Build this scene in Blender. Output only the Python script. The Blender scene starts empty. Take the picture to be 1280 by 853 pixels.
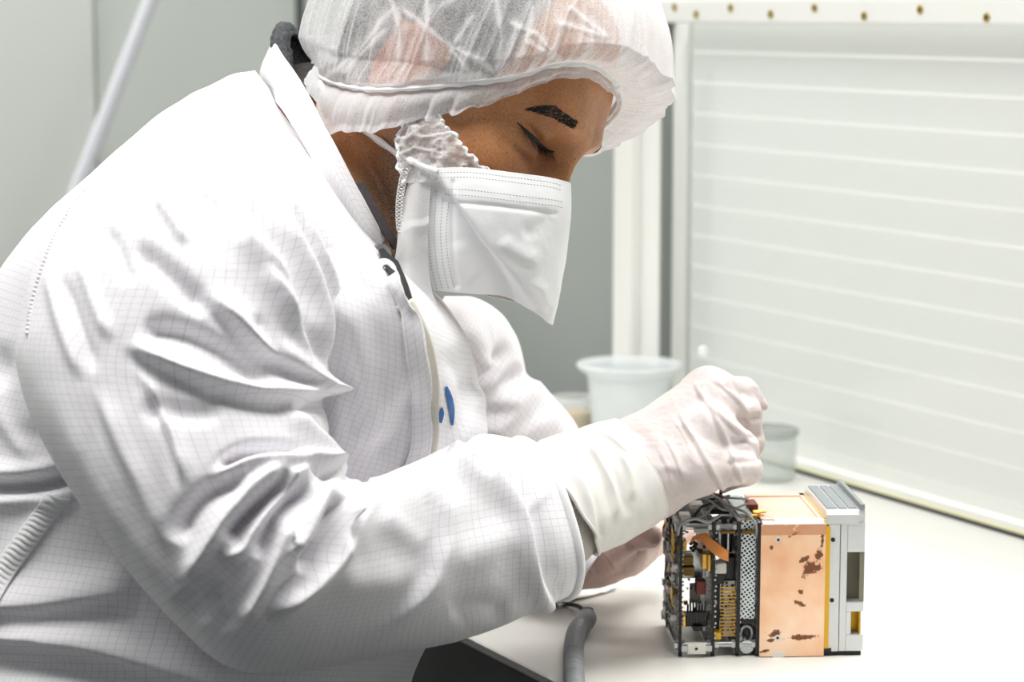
import bpy, bmesh, math, random
import numpy as np
from mathutils import Vector, Matrix
from mathutils.bvhtree import BVHTree

random.seed(7)
rng = np.random.default_rng(7)
SC = bpy.context.scene
COL = SC.collection
PI = math.pi

# ------------------------------------------------------------------ camera
FPX = 85.0 / 36.0 * 1280.0
TABLE_Z = 0.75
CAM = np.array([0.0, 0.0, TABLE_Z + 0.463])
PITCH = math.radians(7.763)
FWD = np.array([0.0, math.cos(PITCH), -math.sin(PITCH)])
CUP = np.array([0.0, math.sin(PITCH), math.cos(PITCH)])
RGT = np.array([1.0, 0.0, 0.0])
BCK = -FWD


def P(px, py, d):
    """world point that the photograph shows at (px, py), at depth d metres along the optical axis"""
    return CAM + d * (FWD + (px - 640.0) / FPX * RGT + (426.5 - py) / FPX * CUP)


def PA(a):
    a = np.asarray(a, float)
    return CAM + a[..., 2:3] * (FWD + (a[..., 0:1] - 640.0) / FPX * RGT + (426.5 - a[..., 1:2]) / FPX * CUP)


def proj(V):
    q = V - CAM
    d = q @ FWD
    return np.stack([640 + FPX * (q @ RGT) / d, 426.5 - FPX * (q @ CUP) / d, d], -1)


def on_table(px, py, z=TABLE_Z):
    d0 = FWD + (px - 640.0) / FPX * RGT + (426.5 - py) / FPX * CUP
    t = (z - CAM[2]) / d0[2]
    return CAM + t * d0


# ------------------------------------------------------------------ object helpers
def tag(o, label=None, cat=None, group=None, kind=None):
    if label: o['label'] = label
    if cat: o['category'] = cat
    if group: o['group'] = group
    if kind: o['kind'] = kind
    return o


def empty(name, loc, label=None, cat=None, group=None, rotz=0.0):
    o = bpy.data.objects.new(name, None)
    COL.objects.link(o)
    o.location = loc
    o.rotation_euler = (0, 0, rotz)
    o.empty_display_size = 0.05
    tag(o, label, cat, group)
    return o


def link(name, me, mat=None, parent=None, smooth=True):
    o = bpy.data.objects.new(name, me)
    COL.objects.link(o)
    if mat is not None and not me.materials:
        me.materials.append(mat)
    if smooth:
        me.polygons.foreach_set('use_smooth', [True] * len(me.polygons))
    if parent is not None:
        o.parent = parent
    return o


def keep_world(o, parent):
    """parent o while leaving it where it is (o's data are in world coordinates)"""
    bpy.context.view_layer.update()
    o.parent = parent
    o.matrix_parent_inverse = parent.matrix_world.inverted()
    return o


def mesh_np(name, V, F, uv=None, mat=None):
    me = bpy.data.meshes.new(name)
    V = np.asarray(V, np.float32)
    F = np.asarray(F, np.int32)
    nf, k = F.shape
    me.vertices.add(len(V)); me.vertices.foreach_set('co', V.ravel())
    me.loops.add(nf * k); me.loops.foreach_set('vertex_index', F.ravel())
    me.polygons.add(nf)
    me.polygons.foreach_set('loop_start', np.arange(nf, dtype=np.int32) * k)
    if uv is not None:
        l = me.uv_layers.new(name='UVMap')
        l.data.foreach_set('uv', np.asarray(uv, np.float32).ravel())
    me.update(calc_edges=True)
    me.validate()
    if mat is not None: me.materials.append(mat)
    return me


def grid_faces(nv, nu, wrap_u=False, flip=False):
    cu = nu if wrap_u else nu - 1
    i, j = np.meshgrid(np.arange(nv - 1), np.arange(cu), indexing='ij')
    j2 = (j + 1) % nu
    a = i * nu + j; b = i * nu + j2; c = (i + 1) * nu + j2; d = (i + 1) * nu + j
    F = np.stack([a, b, c, d], -1).reshape(-1, 4)
    return F[:, ::-1] if flip else F


def grid_normals(G, wrap_u):
    if wrap_u:
        du = np.roll(G, -1, 1) - np.roll(G, 1, 1)
    else:
        du = np.gradient(G, axis=1)
    dv = np.gradient(G, axis=0)
    n = np.cross(du, dv)
    n /= np.linalg.norm(n, axis=-1, keepdims=True) + 1e-12
    return n


def spline(pts, n, closed=False):
    """Catmull-Rom through pts (k, m) resampled to n rows (uniform parameter)"""
    p = np.asarray(pts, float)
    k = len(p)
    t = np.linspace(0, k - 1, n)
    i = np.clip(t.astype(int), 0, k - 2)
    f = (t - i)[:, None]
    q = np.concatenate([[2 * p[0] - p[1]], p, [2 * p[-1] - p[-2]]])
    p0, p1, p2, p3 = q[i], q[i + 1], q[i + 2], q[i + 3]
    return 0.5 * ((2 * p1) + (-p0 + p2) * f + (2 * p0 - 5 * p1 + 4 * p2 - p3) * f ** 2 + (-p0 + 3 * p1 - 3 * p2 + p3) * f ** 3)


def arc_spline(pts, n):
    """spline resampled at even arc length"""
    d = spline(pts, max(400, n * 6))
    s = np.concatenate([[0], np.cumsum(np.linalg.norm(np.diff(d[:, :3], axis=0), axis=1))])
    t = np.linspace(0, s[-1], n)
    return np.stack([np.interp(t, s, d[:, c]) for c in range(d.shape[1])], -1)


def bicubic(C, nv, nu):
    """smooth sheet through a control grid C (kv, ku, m)"""
    C = np.asarray(C, float)
    kv, ku, m = C.shape
    A = spline(C.reshape(kv, ku * m), nv).reshape(nv, ku, m)
    A = A.transpose(1, 0, 2).reshape(ku, nv * m)
    return spline(A, nu).reshape(nu, nv, m).transpose(1, 0, 2)


# value noise ------------------------------------------------------
def _h(ix, iy, iz, seed):
    n = (ix.astype(np.int64) * 374761393 + iy.astype(np.int64) * 668265263 + iz.astype(np.int64) * 2147483647 + seed * 974634777) & 0xffffffff
    n = ((n ^ (n >> 13)) * 1274126177) & 0xffffffff
    n = n ^ (n >> 16)
    return (n & 0xffff) / 32767.5 - 1.0


def vnoise(x, y, z=None, seed=0):
    if z is None: z = np.zeros_like(x)
    ix, iy, iz = np.floor(x), np.floor(y), np.floor(z)
    fx, fy, fz = x - ix, y - iy, z - iz
    ux, uy, uz = [f * f * f * (f * (f * 6 - 15) + 10) for f in (fx, fy, fz)]
    out = 0
    for a in (0, 1):
        wa = ux if a else 1 - ux
        for b in (0, 1):
            wb = uy if b else 1 - uy
            for c in (0, 1):
                wc = uz if c else 1 - uz
                out = out + wa * wb * wc * _h(ix + a, iy + b, iz + c, seed)
    return out


def fbm(x, y, z=None, oct=3, seed=0):
    s, a, t = 0, 1.0, 0
    for k in range(oct):
        f = 2 ** k
        s = s + a * vnoise(x * f + 13.7 * k, y * f + 7.1 * k, None if z is None else z * f, seed + k)
        t += a; a *= 0.5
    return s / t


def sstep(a, b, x):
    t = np.clip((x - a) / (b - a), 0, 1)
    return t * t * (3 - 2 * t)


# traced creases ----------------------------------------------------
def polydist(XY, poly):
    """distance, side and 0..1 position of points XY to a polyline"""
    poly = np.asarray(poly, float)
    best = np.full(len(XY), 1e9); side = np.zeros(len(XY)); tt = np.zeros(len(XY))
    L = np.linalg.norm(np.diff(poly, axis=0), axis=1); tot = L.sum(); acc = 0
    for k in range(len(poly) - 1):
        a, b = poly[k], poly[k + 1]
        ab = b - a
        t = np.clip(((XY - a) @ ab) / (ab @ ab + 1e-12), 0, 1)
        q = XY - (a + t[:, None] * ab)
        d = np.hypot(q[:, 0], q[:, 1])
        m = d < best
        best[m] = d[m]
        side[m] = np.sign(ab[0] * q[m, 1] - ab[1] * q[m, 0])
        tt[m] = (acc + t[m] * L[k]) / tot
        acc += L[k]
    return best, side, tt


def smooth_poly(poly, n=24):
    return arc_spline(np.asarray(poly, float), n)


def crease(G, N, folds):
    """raise or press the cloth grid G along traced fold lines.  fold = (points, height mm, width px, lean, end0, end1)
    lean > 0 makes the flank on the right-hand side of the line (as drawn, y down) the steep one with a dip at its foot"""
    V = G.reshape(-1, 3); n = N.reshape(-1, 3)
    xy = proj(V)
    vis = sstep(-0.25, 0.25, np.einsum('ij,ij->i', n, (CAM - V) / np.linalg.norm(CAM - V, axis=1, keepdims=True)))
    D = np.zeros(len(V))
    for f in folds:
        pts, h, w = f[0], f[1] * 1e-3, f[2]
        lean = f[3] if len(f) > 3 else 0.0
        e0 = f[4] if len(f) > 4 else 0.25
        e1 = f[5] if len(f) > 5 else 0.25
        poly = smooth_poly(pts)
        lo = poly.min(0) - 5 * w; hi = poly.max(0) + 5 * w
        m = np.where((xy[:, 0] > lo[0]) & (xy[:, 0] < hi[0]) & (xy[:, 1] > lo[1]) & (xy[:, 1] < hi[1]) & (vis > 0))[0]
        if not len(m): continue
        d, s, t = polydist(xy[m, :2], poly)
        env = np.ones_like(t)
        if e0 > 0: env = env * sstep(0, e0, t)
        if e1 > 0: env = env * sstep(0, e1, 1 - t)
        q = d * s / w
        if lean == 0:
            g = np.exp(-q * q)
        else:
            r = q * np.sign(lean); al = abs(lean)
            wl = np.where(r > 0, 1.0 / (1 + 1.6 * al), 1.0 + 0.8 * al)
            g = np.exp(-(r / wl) ** 2) - 0.75 * al * np.exp(-((r - 1.25) / 0.75) ** 2)
        D[m] += h * env * g
    return G + (N.reshape(-1, 3) * (D * vis)[:, None]).reshape(G.shape)


# closed tubes from silhouette pairs ---------------------------------
def tube_grid(secs, nv, nu, even=True):
    """secs: (ax, ay, da, bx, by, db, half_depth, exponent).  A and B are opposite rims of the cloth at depths da, db."""
    R = []
    for s in secs:
        A = P(s[0], s[1], s[2]); B = P(s[3], s[4], s[5])
        C = (A + B) / 2; a1 = (A - B) / 2
        w = C - CAM; w = w / np.linalg.norm(w)
        e = a1 / (np.linalg.norm(a1) + 1e-9)
        w = w - e * (w @ e); w /= np.linalg.norm(w)
        R.append(np.concatenate([C, a1, w * s[6], [s[7] if len(s) > 7 else 2.0]]))
    R = np.array(R)
    if even:
        S = spline(R, 600)
        # even out by mean rim travel
        st = np.linalg.norm(np.diff(S[:, :3], axis=0), axis=1) + 0.6 * np.linalg.norm(np.diff(S[:, 3:6], axis=0), axis=1)
        s = np.concatenate([[0], np.cumsum(st)]); t = np.linspace(0, s[-1], nv)
        S = np.stack([np.interp(t, s, S[:, c]) for c in range(S.shape[1])], -1)
    else:
        S = spline(R, nv)
    th = np.linspace(0, 2 * PI, nu, endpoint=False)
    c, sn = np.cos(th)[None], np.sin(th)[None]
    ex = 2.0 / S[:, 9:10]
    cc = np.sign(c) * np.abs(c) ** ex; ss = np.sign(sn) * np.abs(sn) ** ex
    G = S[:, None, 0:3] + cc[..., None] * S[:, None, 3:6] + ss[..., None] * S[:, None, 6:9]
    return G, S


def tube_uv(G):
    nv, nu, _ = G.shape
    per = np.linalg.norm(np.roll(G, -1, 1) - G, axis=-1)
    pm = per.sum(1).mean()
    u = np.arange(nu + 1) / nu * pm
    dv = np.median(np.linalg.norm(np.diff(G, axis=0), axis=-1), axis=1)
    v = np.concatenate([[0], np.cumsum(dv)])
    i, j = np.meshgrid(np.arange(nv - 1), np.arange(nu), indexing='ij')
    return np.stack([np.stack([u[j], v[i]], -1), np.stack([u[j + 1], v[i]], -1), np.stack([u[j + 1], v[i + 1]], -1), np.stack([u[j], v[i + 1]], -1)], 2).reshape(-1, 2)


def sheet_uv(G):
    nv, nu, _ = G.shape
    u = np.concatenate([np.zeros((nv, 1)), np.cumsum(np.linalg.norm(np.diff(G, axis=1), axis=-1), 1)], 1)
    v = np.concatenate([np.zeros((1, nu)), np.cumsum(np.linalg.norm(np.diff(G, axis=0), axis=-1), 0)], 0)
    q = np.stack([u, v], -1)
    F = grid_faces(nv, nu)
    return q.reshape(-1, 2)[F].reshape(-1, 2)


def outward(G):
    """True when grid_faces of a closed tube would face outward"""
    c = G.mean(1, keepdims=True)
    n = grid_normals(G, True)
    return np.einsum('ijk,ijk->ij', n, G - c).mean() > 0


def thicken_sheet(name, G, th, mat, uvs=True, mod=True):
    me = mesh_np(name, G.reshape(-1, 3), grid_faces(G.shape[0], G.shape[1]), sheet_uv(G) if uvs else None, mat)
    o = link(name, me)
    if th:
        m = o.modifiers.new('solid', 'SOLIDIFY'); m.thickness = th; m.offset = 0
    return o


# implicit surfaces ---------------------------------------------------
def seg_dist(X, a, b, ra, rb):
    a = np.asarray(a, np.float32); b = np.asarray(b, np.float32)
    ab = b - a
    t = np.clip(((X - a) @ ab) / (ab @ ab + 1e-12), 0, 1)
    return np.linalg.norm(X - (a + t[..., None] * ab), axis=-1) - (ra + (rb - ra) * t)


def smin(a, b, k):
    h = np.clip(0.5 + 0.5 * (b - a) / k, 0, 1)
    return b + (a - b) * h - k * h * (1 - h)


def surface_nets(field, lo, hi, h):
    n = np.ceil((np.asarray(hi) - lo) / h).astype(int) + 1
    ax = [lo[i] + h * np.arange(n[i]) for i in range(3)]
    X = np.stack(np.meshgrid(*ax, indexing='ij'), -1).astype(np.float32)
    f = field(X)
    cells = tuple(n - 1)
    cnt = np.zeros(cells); acc = np.zeros(cells + (3,))
    def cor(o): return f[o[0]:o[0] + cells[0], o[1]:o[1] + cells[1], o[2]:o[2] + cells[2]]
    corners = [(i, j, k) for i in (0, 1) for j in (0, 1) for k in (0, 1)]
    for a in corners:
        for d in range(3):
            if a[d] == 0:
                b = list(a); b[d] = 1
                fa, fb = cor(a), cor(b)
                m = (fa < 0) != (fb < 0)
                t = np.where(m, fa / np.where(m, fa - fb, 1), 0)
                cnt += m
                for e in range(3):
                    acc[..., e] += m * (a[e] + (t if e == d else 0))
    act = cnt > 0
    idx = -np.ones(cells, np.int64); idx[act] = np.arange(act.sum())
    base = np.stack(np.nonzero(act), -1)
    V = np.asarray(lo) + h * (base + acc[act] / cnt[act][:, None])
    F = []
    s = f < 0
    for d in range(3):
        e, g = [(1, 2), (2, 0), (0, 1)][d]
        sl0 = [slice(1, -1)] * 3; sl1 = [slice(1, -1)] * 3
        sl0[d] = slice(0, -1); sl1[d] = slice(1, None)
        A, B = s[tuple(sl0)], s[tuple(sl1)]
        off = np.array([1, 1, 1]); off[d] = 0
        for rev, m in ((False, A & ~B), (True, ~A & B)):
            q = np.stack(np.nonzero(m), -1) + off
            if not len(q): continue
            def at(de, dg):
                r = q.copy(); r[:, e] += de; r[:, g] += dg
                return idx[r[:, 0], r[:, 1], r[:, 2]]
            quad = np.stack([at(-1, -1), at(0, -1), at(0, 0), at(-1, 0)], -1)
            F.append(quad[:, ::-1] if rev else quad)
    return V, np.concatenate(F)


def relax(V, F, it=6, lam=0.5):
    """Laplacian smoothing of a quad mesh"""
    e = np.concatenate([F[:, [0, 1]], F[:, [1, 2]], F[:, [2, 3]], F[:, [3, 0]]])
    n = len(V); deg = np.bincount(e.ravel(), minlength=n)[:, None]
    for k in range(it):
        A = np.zeros_like(V)
        for c in range(3):
            A[:, c] = np.bincount(e[:, 0], V[e[:, 1], c], n) + np.bincount(e[:, 1], V[e[:, 0], c], n)
        V = V + (lam if k % 2 == 0 else -0.52 * lam / 0.5) * (A / np.maximum(deg, 1) - V)
    return V


def plug(me):
    b = bmesh.new(); b.from_mesh(me)
    bmesh.ops.holes_fill(b, edges=[e for e in b.edges if e.is_boundary], sides=12)
    bmesh.ops.recalc_face_normals(b, faces=b.faces[:])
    b.to_mesh(me); b.free()
    return me


def vnormals(V, F):
    a = V[F[:, 2]] - V[F[:, 0]]; b = V[F[:, 3]] - V[F[:, 1]]
    fn = np.cross(a, b); n = np.zeros_like(V)
    for c in range(3):
        for k in range(4):
            n[:, c] += np.bincount(F[:, k], fn[:, c], len(V))
    return n / (np.linalg.norm(n, axis=1, keepdims=True) + 1e-12)


# boxes, rods, tubes ---------------------------------------------------
class MB:
    """collects simple solids for one mesh"""
    def __init__(s):
        s.bm = bmesh.new()

    def box(s, lo, hi, bev=0.0, M=None):
        lo = np.asarray(lo, float); hi = np.asarray(hi, float)
        r = bmesh.ops.create_cube(s.bm, size=1.0)
        vs = r['verts']
        for v in vs:
            v.co = Vector([lo[i] + (v.co[i] + 0.5) * (hi[i] - lo[i]) for i in range(3)])
        if bev > 0:
            es = list({e for v in vs for e in v.link_edges})
            rr = bmesh.ops.bevel(s.bm, geom=es, offset=bev, segments=2, affect='EDGES', profile=0.6)
            vs = list({v for f in rr['faces'] for v in f.verts} | {v for v in vs if v.is_valid})
        if M is not None:
            bmesh.ops.transform(s.bm, matrix=M, verts=vs)
        return s

    def rod(s, a, b, ra, rb=None, seg=16):
        a, b = Vector(a), Vector(b)
        rb = ra if rb is None else rb
        d = b - a
        M = Matrix.Translation((a + b) / 2) @ d.to_track_quat('Z', 'Y').to_matrix().to_4x4()
        bmesh.ops.create_cone(s.bm, cap_ends=True, segments=seg, radius1=ra, radius2=rb, depth=d.length, matrix=M)
        return s

    def ball(s, c, r, sc=(1, 1, 1), seg=16):
        M = Matrix.Translation(c) @ Matrix.Diagonal((*[r * k for k in sc], 1))
        bmesh.ops.create_uvsphere(s.bm, u_segments=seg, v_segments=max(6, seg // 2), radius=1, matrix=M)
        return s

    def pipe(s, pts, r, n=40, seg=10, prof=None):
        """tube along a spline; prof(t) scales the radius"""
        c = arc_spline(np.asarray(pts, float), n)
        t = np.gradient(c, axis=0); t /= np.linalg.norm(t, axis=1, keepdims=True)
        up = np.array([0.13, 0.21, 0.97])
        rings = []
        x = np.cross(t[0], up); x /= np.linalg.norm(x)
        for k in range(n):
            x = x - t[k] * (x @ t[k]); x /= np.linalg.norm(x)
            y = np.cross(t[k], x)
            rr = r * (prof(k / (n - 1)) if prof else 1)
            rings.append([s.bm.verts.new(Vector(c[k] + rr * (math.cos(a) * x + math.sin(a) * y))) for a in np.linspace(0, 2 * PI, seg, endpoint=False)])
        for k in range(n - 1):
            for j in range(seg):
                s.bm.faces.new((rings[k][j], rings[k][(j + 1) % seg], rings[k + 1][(j + 1) % seg], rings[k + 1][j]))
        s.bm.faces.new(rings[0][::-1]); s.bm.faces.new(rings[-1])
        return s

    def prism(s, poly, axis, lo, hi):
        """extrude a 2-D outline along an axis (0, 1, 2)"""
        def mk(p, h):
            q = list(p); q.insert(axis, h); return s.bm.verts.new(q)
        a = [mk(p, lo) for p in poly]; b = [mk(p, hi) for p in poly]
        n = len(poly)
        fs = [s.bm.faces.new(a[::-1]), s.bm.faces.new(b)]
        for k in range(n):
            fs.append(s.bm.faces.new((a[k], a[(k + 1) % n], b[(k + 1) % n], b[k])))
        bmesh.ops.recalc_face_normals(s.bm, faces=fs)
        return s

    def lathe(s, prof, c, seg=48):
        """revolve (r, z) pairs about a vertical axis through c"""
        rings = []
        for r, z in prof:
            rings.append([s.bm.verts.new((c[0] + r * math.cos(a), c[1] + r * math.sin(a), c[2] + z)) for a in np.linspace(0, 2 * PI, seg, endpoint=False)])
        for k in range(len(prof) - 1):
            for j in range(seg):
                s.bm.faces.new((rings[k][j], rings[k][(j + 1) % seg], rings[k + 1][(j + 1) % seg], rings[k + 1][j]))
        return s

    def build(s, name, mat, parent=None, smooth=False):
        me = bpy.data.meshes.new(name)
        bmesh.ops.recalc_face_normals(s.bm, faces=s.bm.faces[:])
        s.bm.to_mesh(me); s.bm.free()
        o = link(name, me, mat, parent, smooth)
        if smooth:
            try:
                me.set_sharp_from_angle(angle=math.radians(38))
            except Exception:
                pass
        return o


# ------------------------------------------------------------------ materials
def srgb(r, g, b):
    f = lambda c: ((c / 255 + 0.055) / 1.055) ** 2.4 if c / 255 > 0.04045 else c / 255 / 12.92
    return (f(r), f(g), f(b), 1)


class NT:
    def __init__(s, name):
        s.m = bpy.data.materials.new(name); s.m.use_nodes = True
        s.t = s.m.node_tree; s.t.nodes.clear()
        s.out = s.n('ShaderNodeOutputMaterial')

    def n(s, kind, **kw):
        nd = s.t.nodes.new(kind)
        for k, v in kw.items():
            if k.startswith('in_'):
                nd.inputs[k[3:].replace('_', ' ')].default_value = v
            else:
                setattr(nd, k, v)
        return nd

    def l(s, a, b):
        s.t.links.new(a, b)

    def bsdf(s, col=(0.8, 0.8, 0.8, 1), rough=0.5, metal=0.0, spec=0.5):
        b = s.n('ShaderNodeBsdfPrincipled')
        b.inputs['Base Color'].default_value = col
        b.inputs['Roughness'].default_value = rough
        b.inputs['Metallic'].default_value = metal
        b.inputs['Specular IOR Level'].default_value = spec
        s.l(b.outputs[0], s.out.inputs['Surface'])
        return b

    def math(s, op, a, b=None, c=None):
        nd = s.n('ShaderNodeMath', operation=op)
        for k, v in enumerate((a, b, c)):
            if v is None: continue
            if isinstance(v, (int, float)): nd.inputs[k].default_value = v
            else: s.l(v, nd.inputs[k])
        return nd.outputs[0]

    def ramp(s, fac, stops, interp='LINEAR'):
        r = s.n('ShaderNodeValToRGB'); r.color_ramp.interpolation = interp
        el = r.color_ramp.elements
        while len(el) < len(stops): el.new(0.5)
        for e, (p, c) in zip(el, stops):
            e.position = p; e.color = c if len(c) == 4 else (*c, 1)
        s.l(fac, r.inputs['Fac'])
        return r.outputs['Color']

    def mix(s, fac, a, b, blend='MIX'):
        m = s.n('ShaderNodeMix', data_type='RGBA', blend_type=blend)
        if isinstance(fac, (int, float)): m.inputs[0].default_value = fac
        else: s.l(fac, m.inputs[0])
        for k, v in ((6, a), (7, b)):
            if isinstance(v, tuple): m.inputs[k].default_value = v
            else: s.l(v, m.inputs[k])
        return m.outputs[2]

    def noise(s, scale, detail=3, rough=0.5, vec=None, dist=0.0):
        t = s.n('ShaderNodeTexNoise')
        t.inputs['Scale'].default_value = scale; t.inputs['Detail'].default_value = detail
        t.inputs['Roughness'].default_value = rough; t.inputs['Distortion'].default_value = dist
        if vec is not None: s.l(vec, t.inputs['Vector'])
        return t

    def bump(s, h, strength=0.3, dist=0.002, bsdf=None):
        b = s.n('ShaderNodeBump'); b.inputs['Strength'].default_value = strength; b.inputs['Distance'].default_value = dist
        s.l(h, b.inputs['Height'])
        if bsdf is not None: s.l(b.outputs[0], bsdf.inputs['Normal'])
        return b.outputs[0]

    def coord(s, which='Object'):
        return s.n('ShaderNodeTexCoord').outputs[which]


def plain(name, col, rough=0.5, metal=0.0, spec=0.5, noise=0.0, nscale=40):
    t = NT(name); b = t.bsdf(col, rough, metal, spec)
    nz = t.noise(nscale, 4, 0.6, t.coord())
    if noise:
        c = t.ramp(nz.outputs['Fac'], [(0.3, tuple(x * (1 - noise) for x in col[:3])), (0.7, tuple(min(1, x * (1 + noise)) for x in col[:3]))])
        t.l(c, b.inputs['Base Color'])
    t.bump(nz.outputs['Fac'], 0.08, 0.001, b)
    return t.m
# =================================================================== camera, light, room
cam_d = bpy.data.cameras.new('camera'); cam = bpy.data.objects.new('camera', cam_d); COL.objects.link(cam)
cam.location = CAM; cam.rotation_euler = (PI / 2 - PITCH, 0, 0)
cam_d.lens = 85; cam_d.sensor_width = 36; cam_d.clip_start = 0.05
cam_d.dof.use_dof = True; cam_d.dof.focus_distance = 1.66; cam_d.dof.aperture_fstop = 7.5
SC.camera = cam
SC.view_settings.view_transform = 'Standard'; SC.view_settings.look = 'None'
SC.view_settings.gamma = 1.0; SC.view_settings.use_curve_mapping = False
SC.view_settings.exposure = -0.03
SC.cycles.use_denoising = True
SC.cycles.max_bounces = 10; SC.cycles.transparent_max_bounces = 24; SC.cycles.diffuse_bounces = 5
SC.cycles.sample_clamp_indirect = 8

w = bpy.data.worlds.new('world'); SC.world = w; w.use_nodes = True
w.node_tree.nodes['Background'].inputs[0].default_value = (0.93, 0.95, 1.0, 1)
w.node_tree.nodes['Background'].inputs[1].default_value = 0.17

# bench frame of reference: along the glass (towards the camera) and out from the man's edge to the glass
TN = np.array([0.886, 0.464, 0.0]); TA = np.array([0.464, -0.886, 0.0])
EDGE0 = np.array([0.0, 1.686, 0.0])                 # a point of the table edge on the man's side
GL = 0.600                                           # depth of the bench, edge to glass
def B(along, out, z):                                # along the edge towards the camera, out towards the glass
    p = EDGE0 + along * TA + out * TN
    return np.array([p[0], p[1], z])
BM = Matrix(((TA[0], TN[0], 0, EDGE0[0]), (TA[1], TN[1], 0, EDGE0[1]), (0, 0, 1, 0), (0, 0, 0, 1)))
BM_R = Matrix(((TA[0], TN[0], 0, 0), (TA[1], TN[1], 0, 0), (0, 0, 1, 0), (0, 0, 0, 1)))

m_wall = plain('painted_wall', srgb(205, 209, 203), 0.7, noise=0.02, nscale=3)
m_floor = plain('vinyl_floor', srgb(84, 87, 88), 0.45, noise=0.04, nscale=6)
m_ceiling = plain('ceiling_board', srgb(235, 236, 234), 0.8)
m_white = plain('white_enamel', srgb(238, 238, 234), 0.35)
m_greypanel = plain('grey_cabinet', srgb(160, 166, 162), 0.55, noise=0.03, nscale=2)
m_black = plain('black_plastic', srgb(24, 24, 25), 0.5)
m_rubber = plain('dark_rubber', srgb(52, 54, 55), 0.55)
m_top = plain('bench_laminate', srgb(224, 223, 217), 0.32, noise=0.01, nscale=5)

def struct(name, mb, mat, **k):
    o = mb.build(name, mat, **k); o['kind'] = 'structure'; return o

struct('floor', MB().box((-3.2, -0.8, -0.05), (3.4, 5.2, 0)), m_floor)
struct('ceiling', MB().box((-3.2, -0.8, 2.75), (3.4, 5.2, 2.8)), m_ceiling)
struct('wall_back', MB().box((-3.2, 4.5, 0), (3.4, 4.6, 2.75)), m_wall)
struct('wall_left', MB().box((-3.2, -0.8, 0), (-3.1, 4.5, 2.75)), m_wall)
struct('wall_right', MB().box((3.3, -0.8, 0), (3.4, 4.5, 2.75)), m_wall)

# ------------------------------------------------------------------ ceiling lamps
m_diff = NT('lamp_diffuser'); e_ = m_diff.n('ShaderNodeEmission'); e_.inputs[0].default_value = (1, 0.99, 0.97, 1); e_.inputs[1].default_value = 3.0
m_diff.l(e_.outputs[0], m_diff.out.inputs[0]); m_diff = m_diff.m
def ceiling_lamp(x, y, sx, sy, power, label):
    t = empty('ceiling_light', (x, y, 2.75), label, 'ceiling light', 'ceiling light panels')
    mb = MB()
    for lo, hi in (((-sx / 2 - .03, -sy / 2 - .03, -.05), (-sx / 2, sy / 2 + .03, 0)), ((sx / 2, -sy / 2 - .03, -.05), (sx / 2 + .03, sy / 2 + .03, 0)),
                   ((-sx / 2, -sy / 2 - .03, -.05), (sx / 2, -sy / 2, 0)), ((-sx / 2, sy / 2, -.05), (sx / 2, sy / 2 + .03, 0))):
        mb.box(lo, hi)
    mb.build('frame', m_white, t)
    MB().box((-sx / 2, -sy / 2, -.03), (sx / 2, sy / 2, -.02)).build('diffuser', m_diff, t)
    ld = bpy.data.lights.new('lamp', 'AREA'); ld.shape = 'RECTANGLE'; ld.size = sx; ld.size_y = sy; ld.energy = power; ld.color = (1, 0.985, 0.965)
    lo = bpy.data.objects.new('lamp', ld); COL.objects.link(lo); lo.parent = t; lo.location = (0, 0, -.055)
ceiling_lamp(-0.3, 1.05, 1.3, 0.7, 27, 'large ceiling light panel in front of the bench')
ceiling_lamp(1.0, 2.0, 0.7, 1.3, 34, 'long ceiling light panel on the glass side of the bench')
ceiling_lamp(-1.3, 1.3, 0.6, 1.2, 11, 'long ceiling light panel above and behind the seated person')
ceiling_lamp(0.9, 3.3, 1.2, 0.6, 28, 'ceiling light panel beyond the glass screen')
ceiling_lamp(-1.5, 3.3, 1.2, 0.6, 29, 'ceiling light panel near the back wall')

# ------------------------------------------------------------------ partition behind the person
t1 = 3.5
mb = MB(); a = P(-300, 800, t1); b = P(111, -60, t1)
mb.box((a[0] - 1.0, b[1] + .02, 0), (b[0], b[1] + .06, 2.3), 0.004)
struct('trim_1', mb, plain('partition_pale', srgb(226, 229, 223), 0.55, noise=0.015, nscale=2))
mb = MB(); c = P(640, 0, t1)
mb.box((b[0] + .0015, b[1] + .030, 0), (c[0], b[1] + .07, 2.3), 0.004)
struct('trim_2', mb, plain('partition_green', srgb(219, 224, 218), 0.5, noise=0.015, nscale=2))
p0 = P(372, 40, t1)
struct('trim_3', MB().box((p0[0] - .006, b[1] + .02, p0[2] - .02), (p0[0] + .006, b[1] + .034, 2.3)), plain('seal_dark', srgb(88, 92, 90), 0.6))
pa, pb = P(212, -60, 3.35), P(60, 330, 3.35)
dn = (pb - pa) / np.linalg.norm(pb - pa)
tag(MB().rod(pa - dn * .35, pb + dn * 1.05, .0105, seg=20).build('brace_rod', plain('brace_paint', srgb(228, 229, 236), 0.35), smooth=True),
    'slanted pale brace rod on the partition behind the coat', 'rod')

# grey cabinet seen past the mask
ca, cb = P(540, 300, 3.0), P(776, 300, 3.0)
t = empty('storage_cabinet', ((ca[0] + cb[0]) / 2, 3.0, 0), 'tall grey storage cabinet standing behind the mask and white post', 'cabinet')
wd = (cb[0] - ca[0]) / 2
MB().box((-wd, 0, .06), (wd, .4, 1.95), .004).build('carcass', m_greypanel, t)
dr = MB().box((-wd + .004, -.02, .08), (wd - .004, -.001, 1.94), .004).build('door', m_greypanel, t)
MB().pipe([(-wd + .04, -.02, 0.62), (-wd + .04, -.05, .64), (-wd + .04, -.05, .76), (-wd + .04, -.02, .78)], .006).build('handle', m_white, dr, True)
MB().box((-wd + .01, .01, 0), (wd - .01, .39, .06)).build('plinth', m_black, t)

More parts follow.
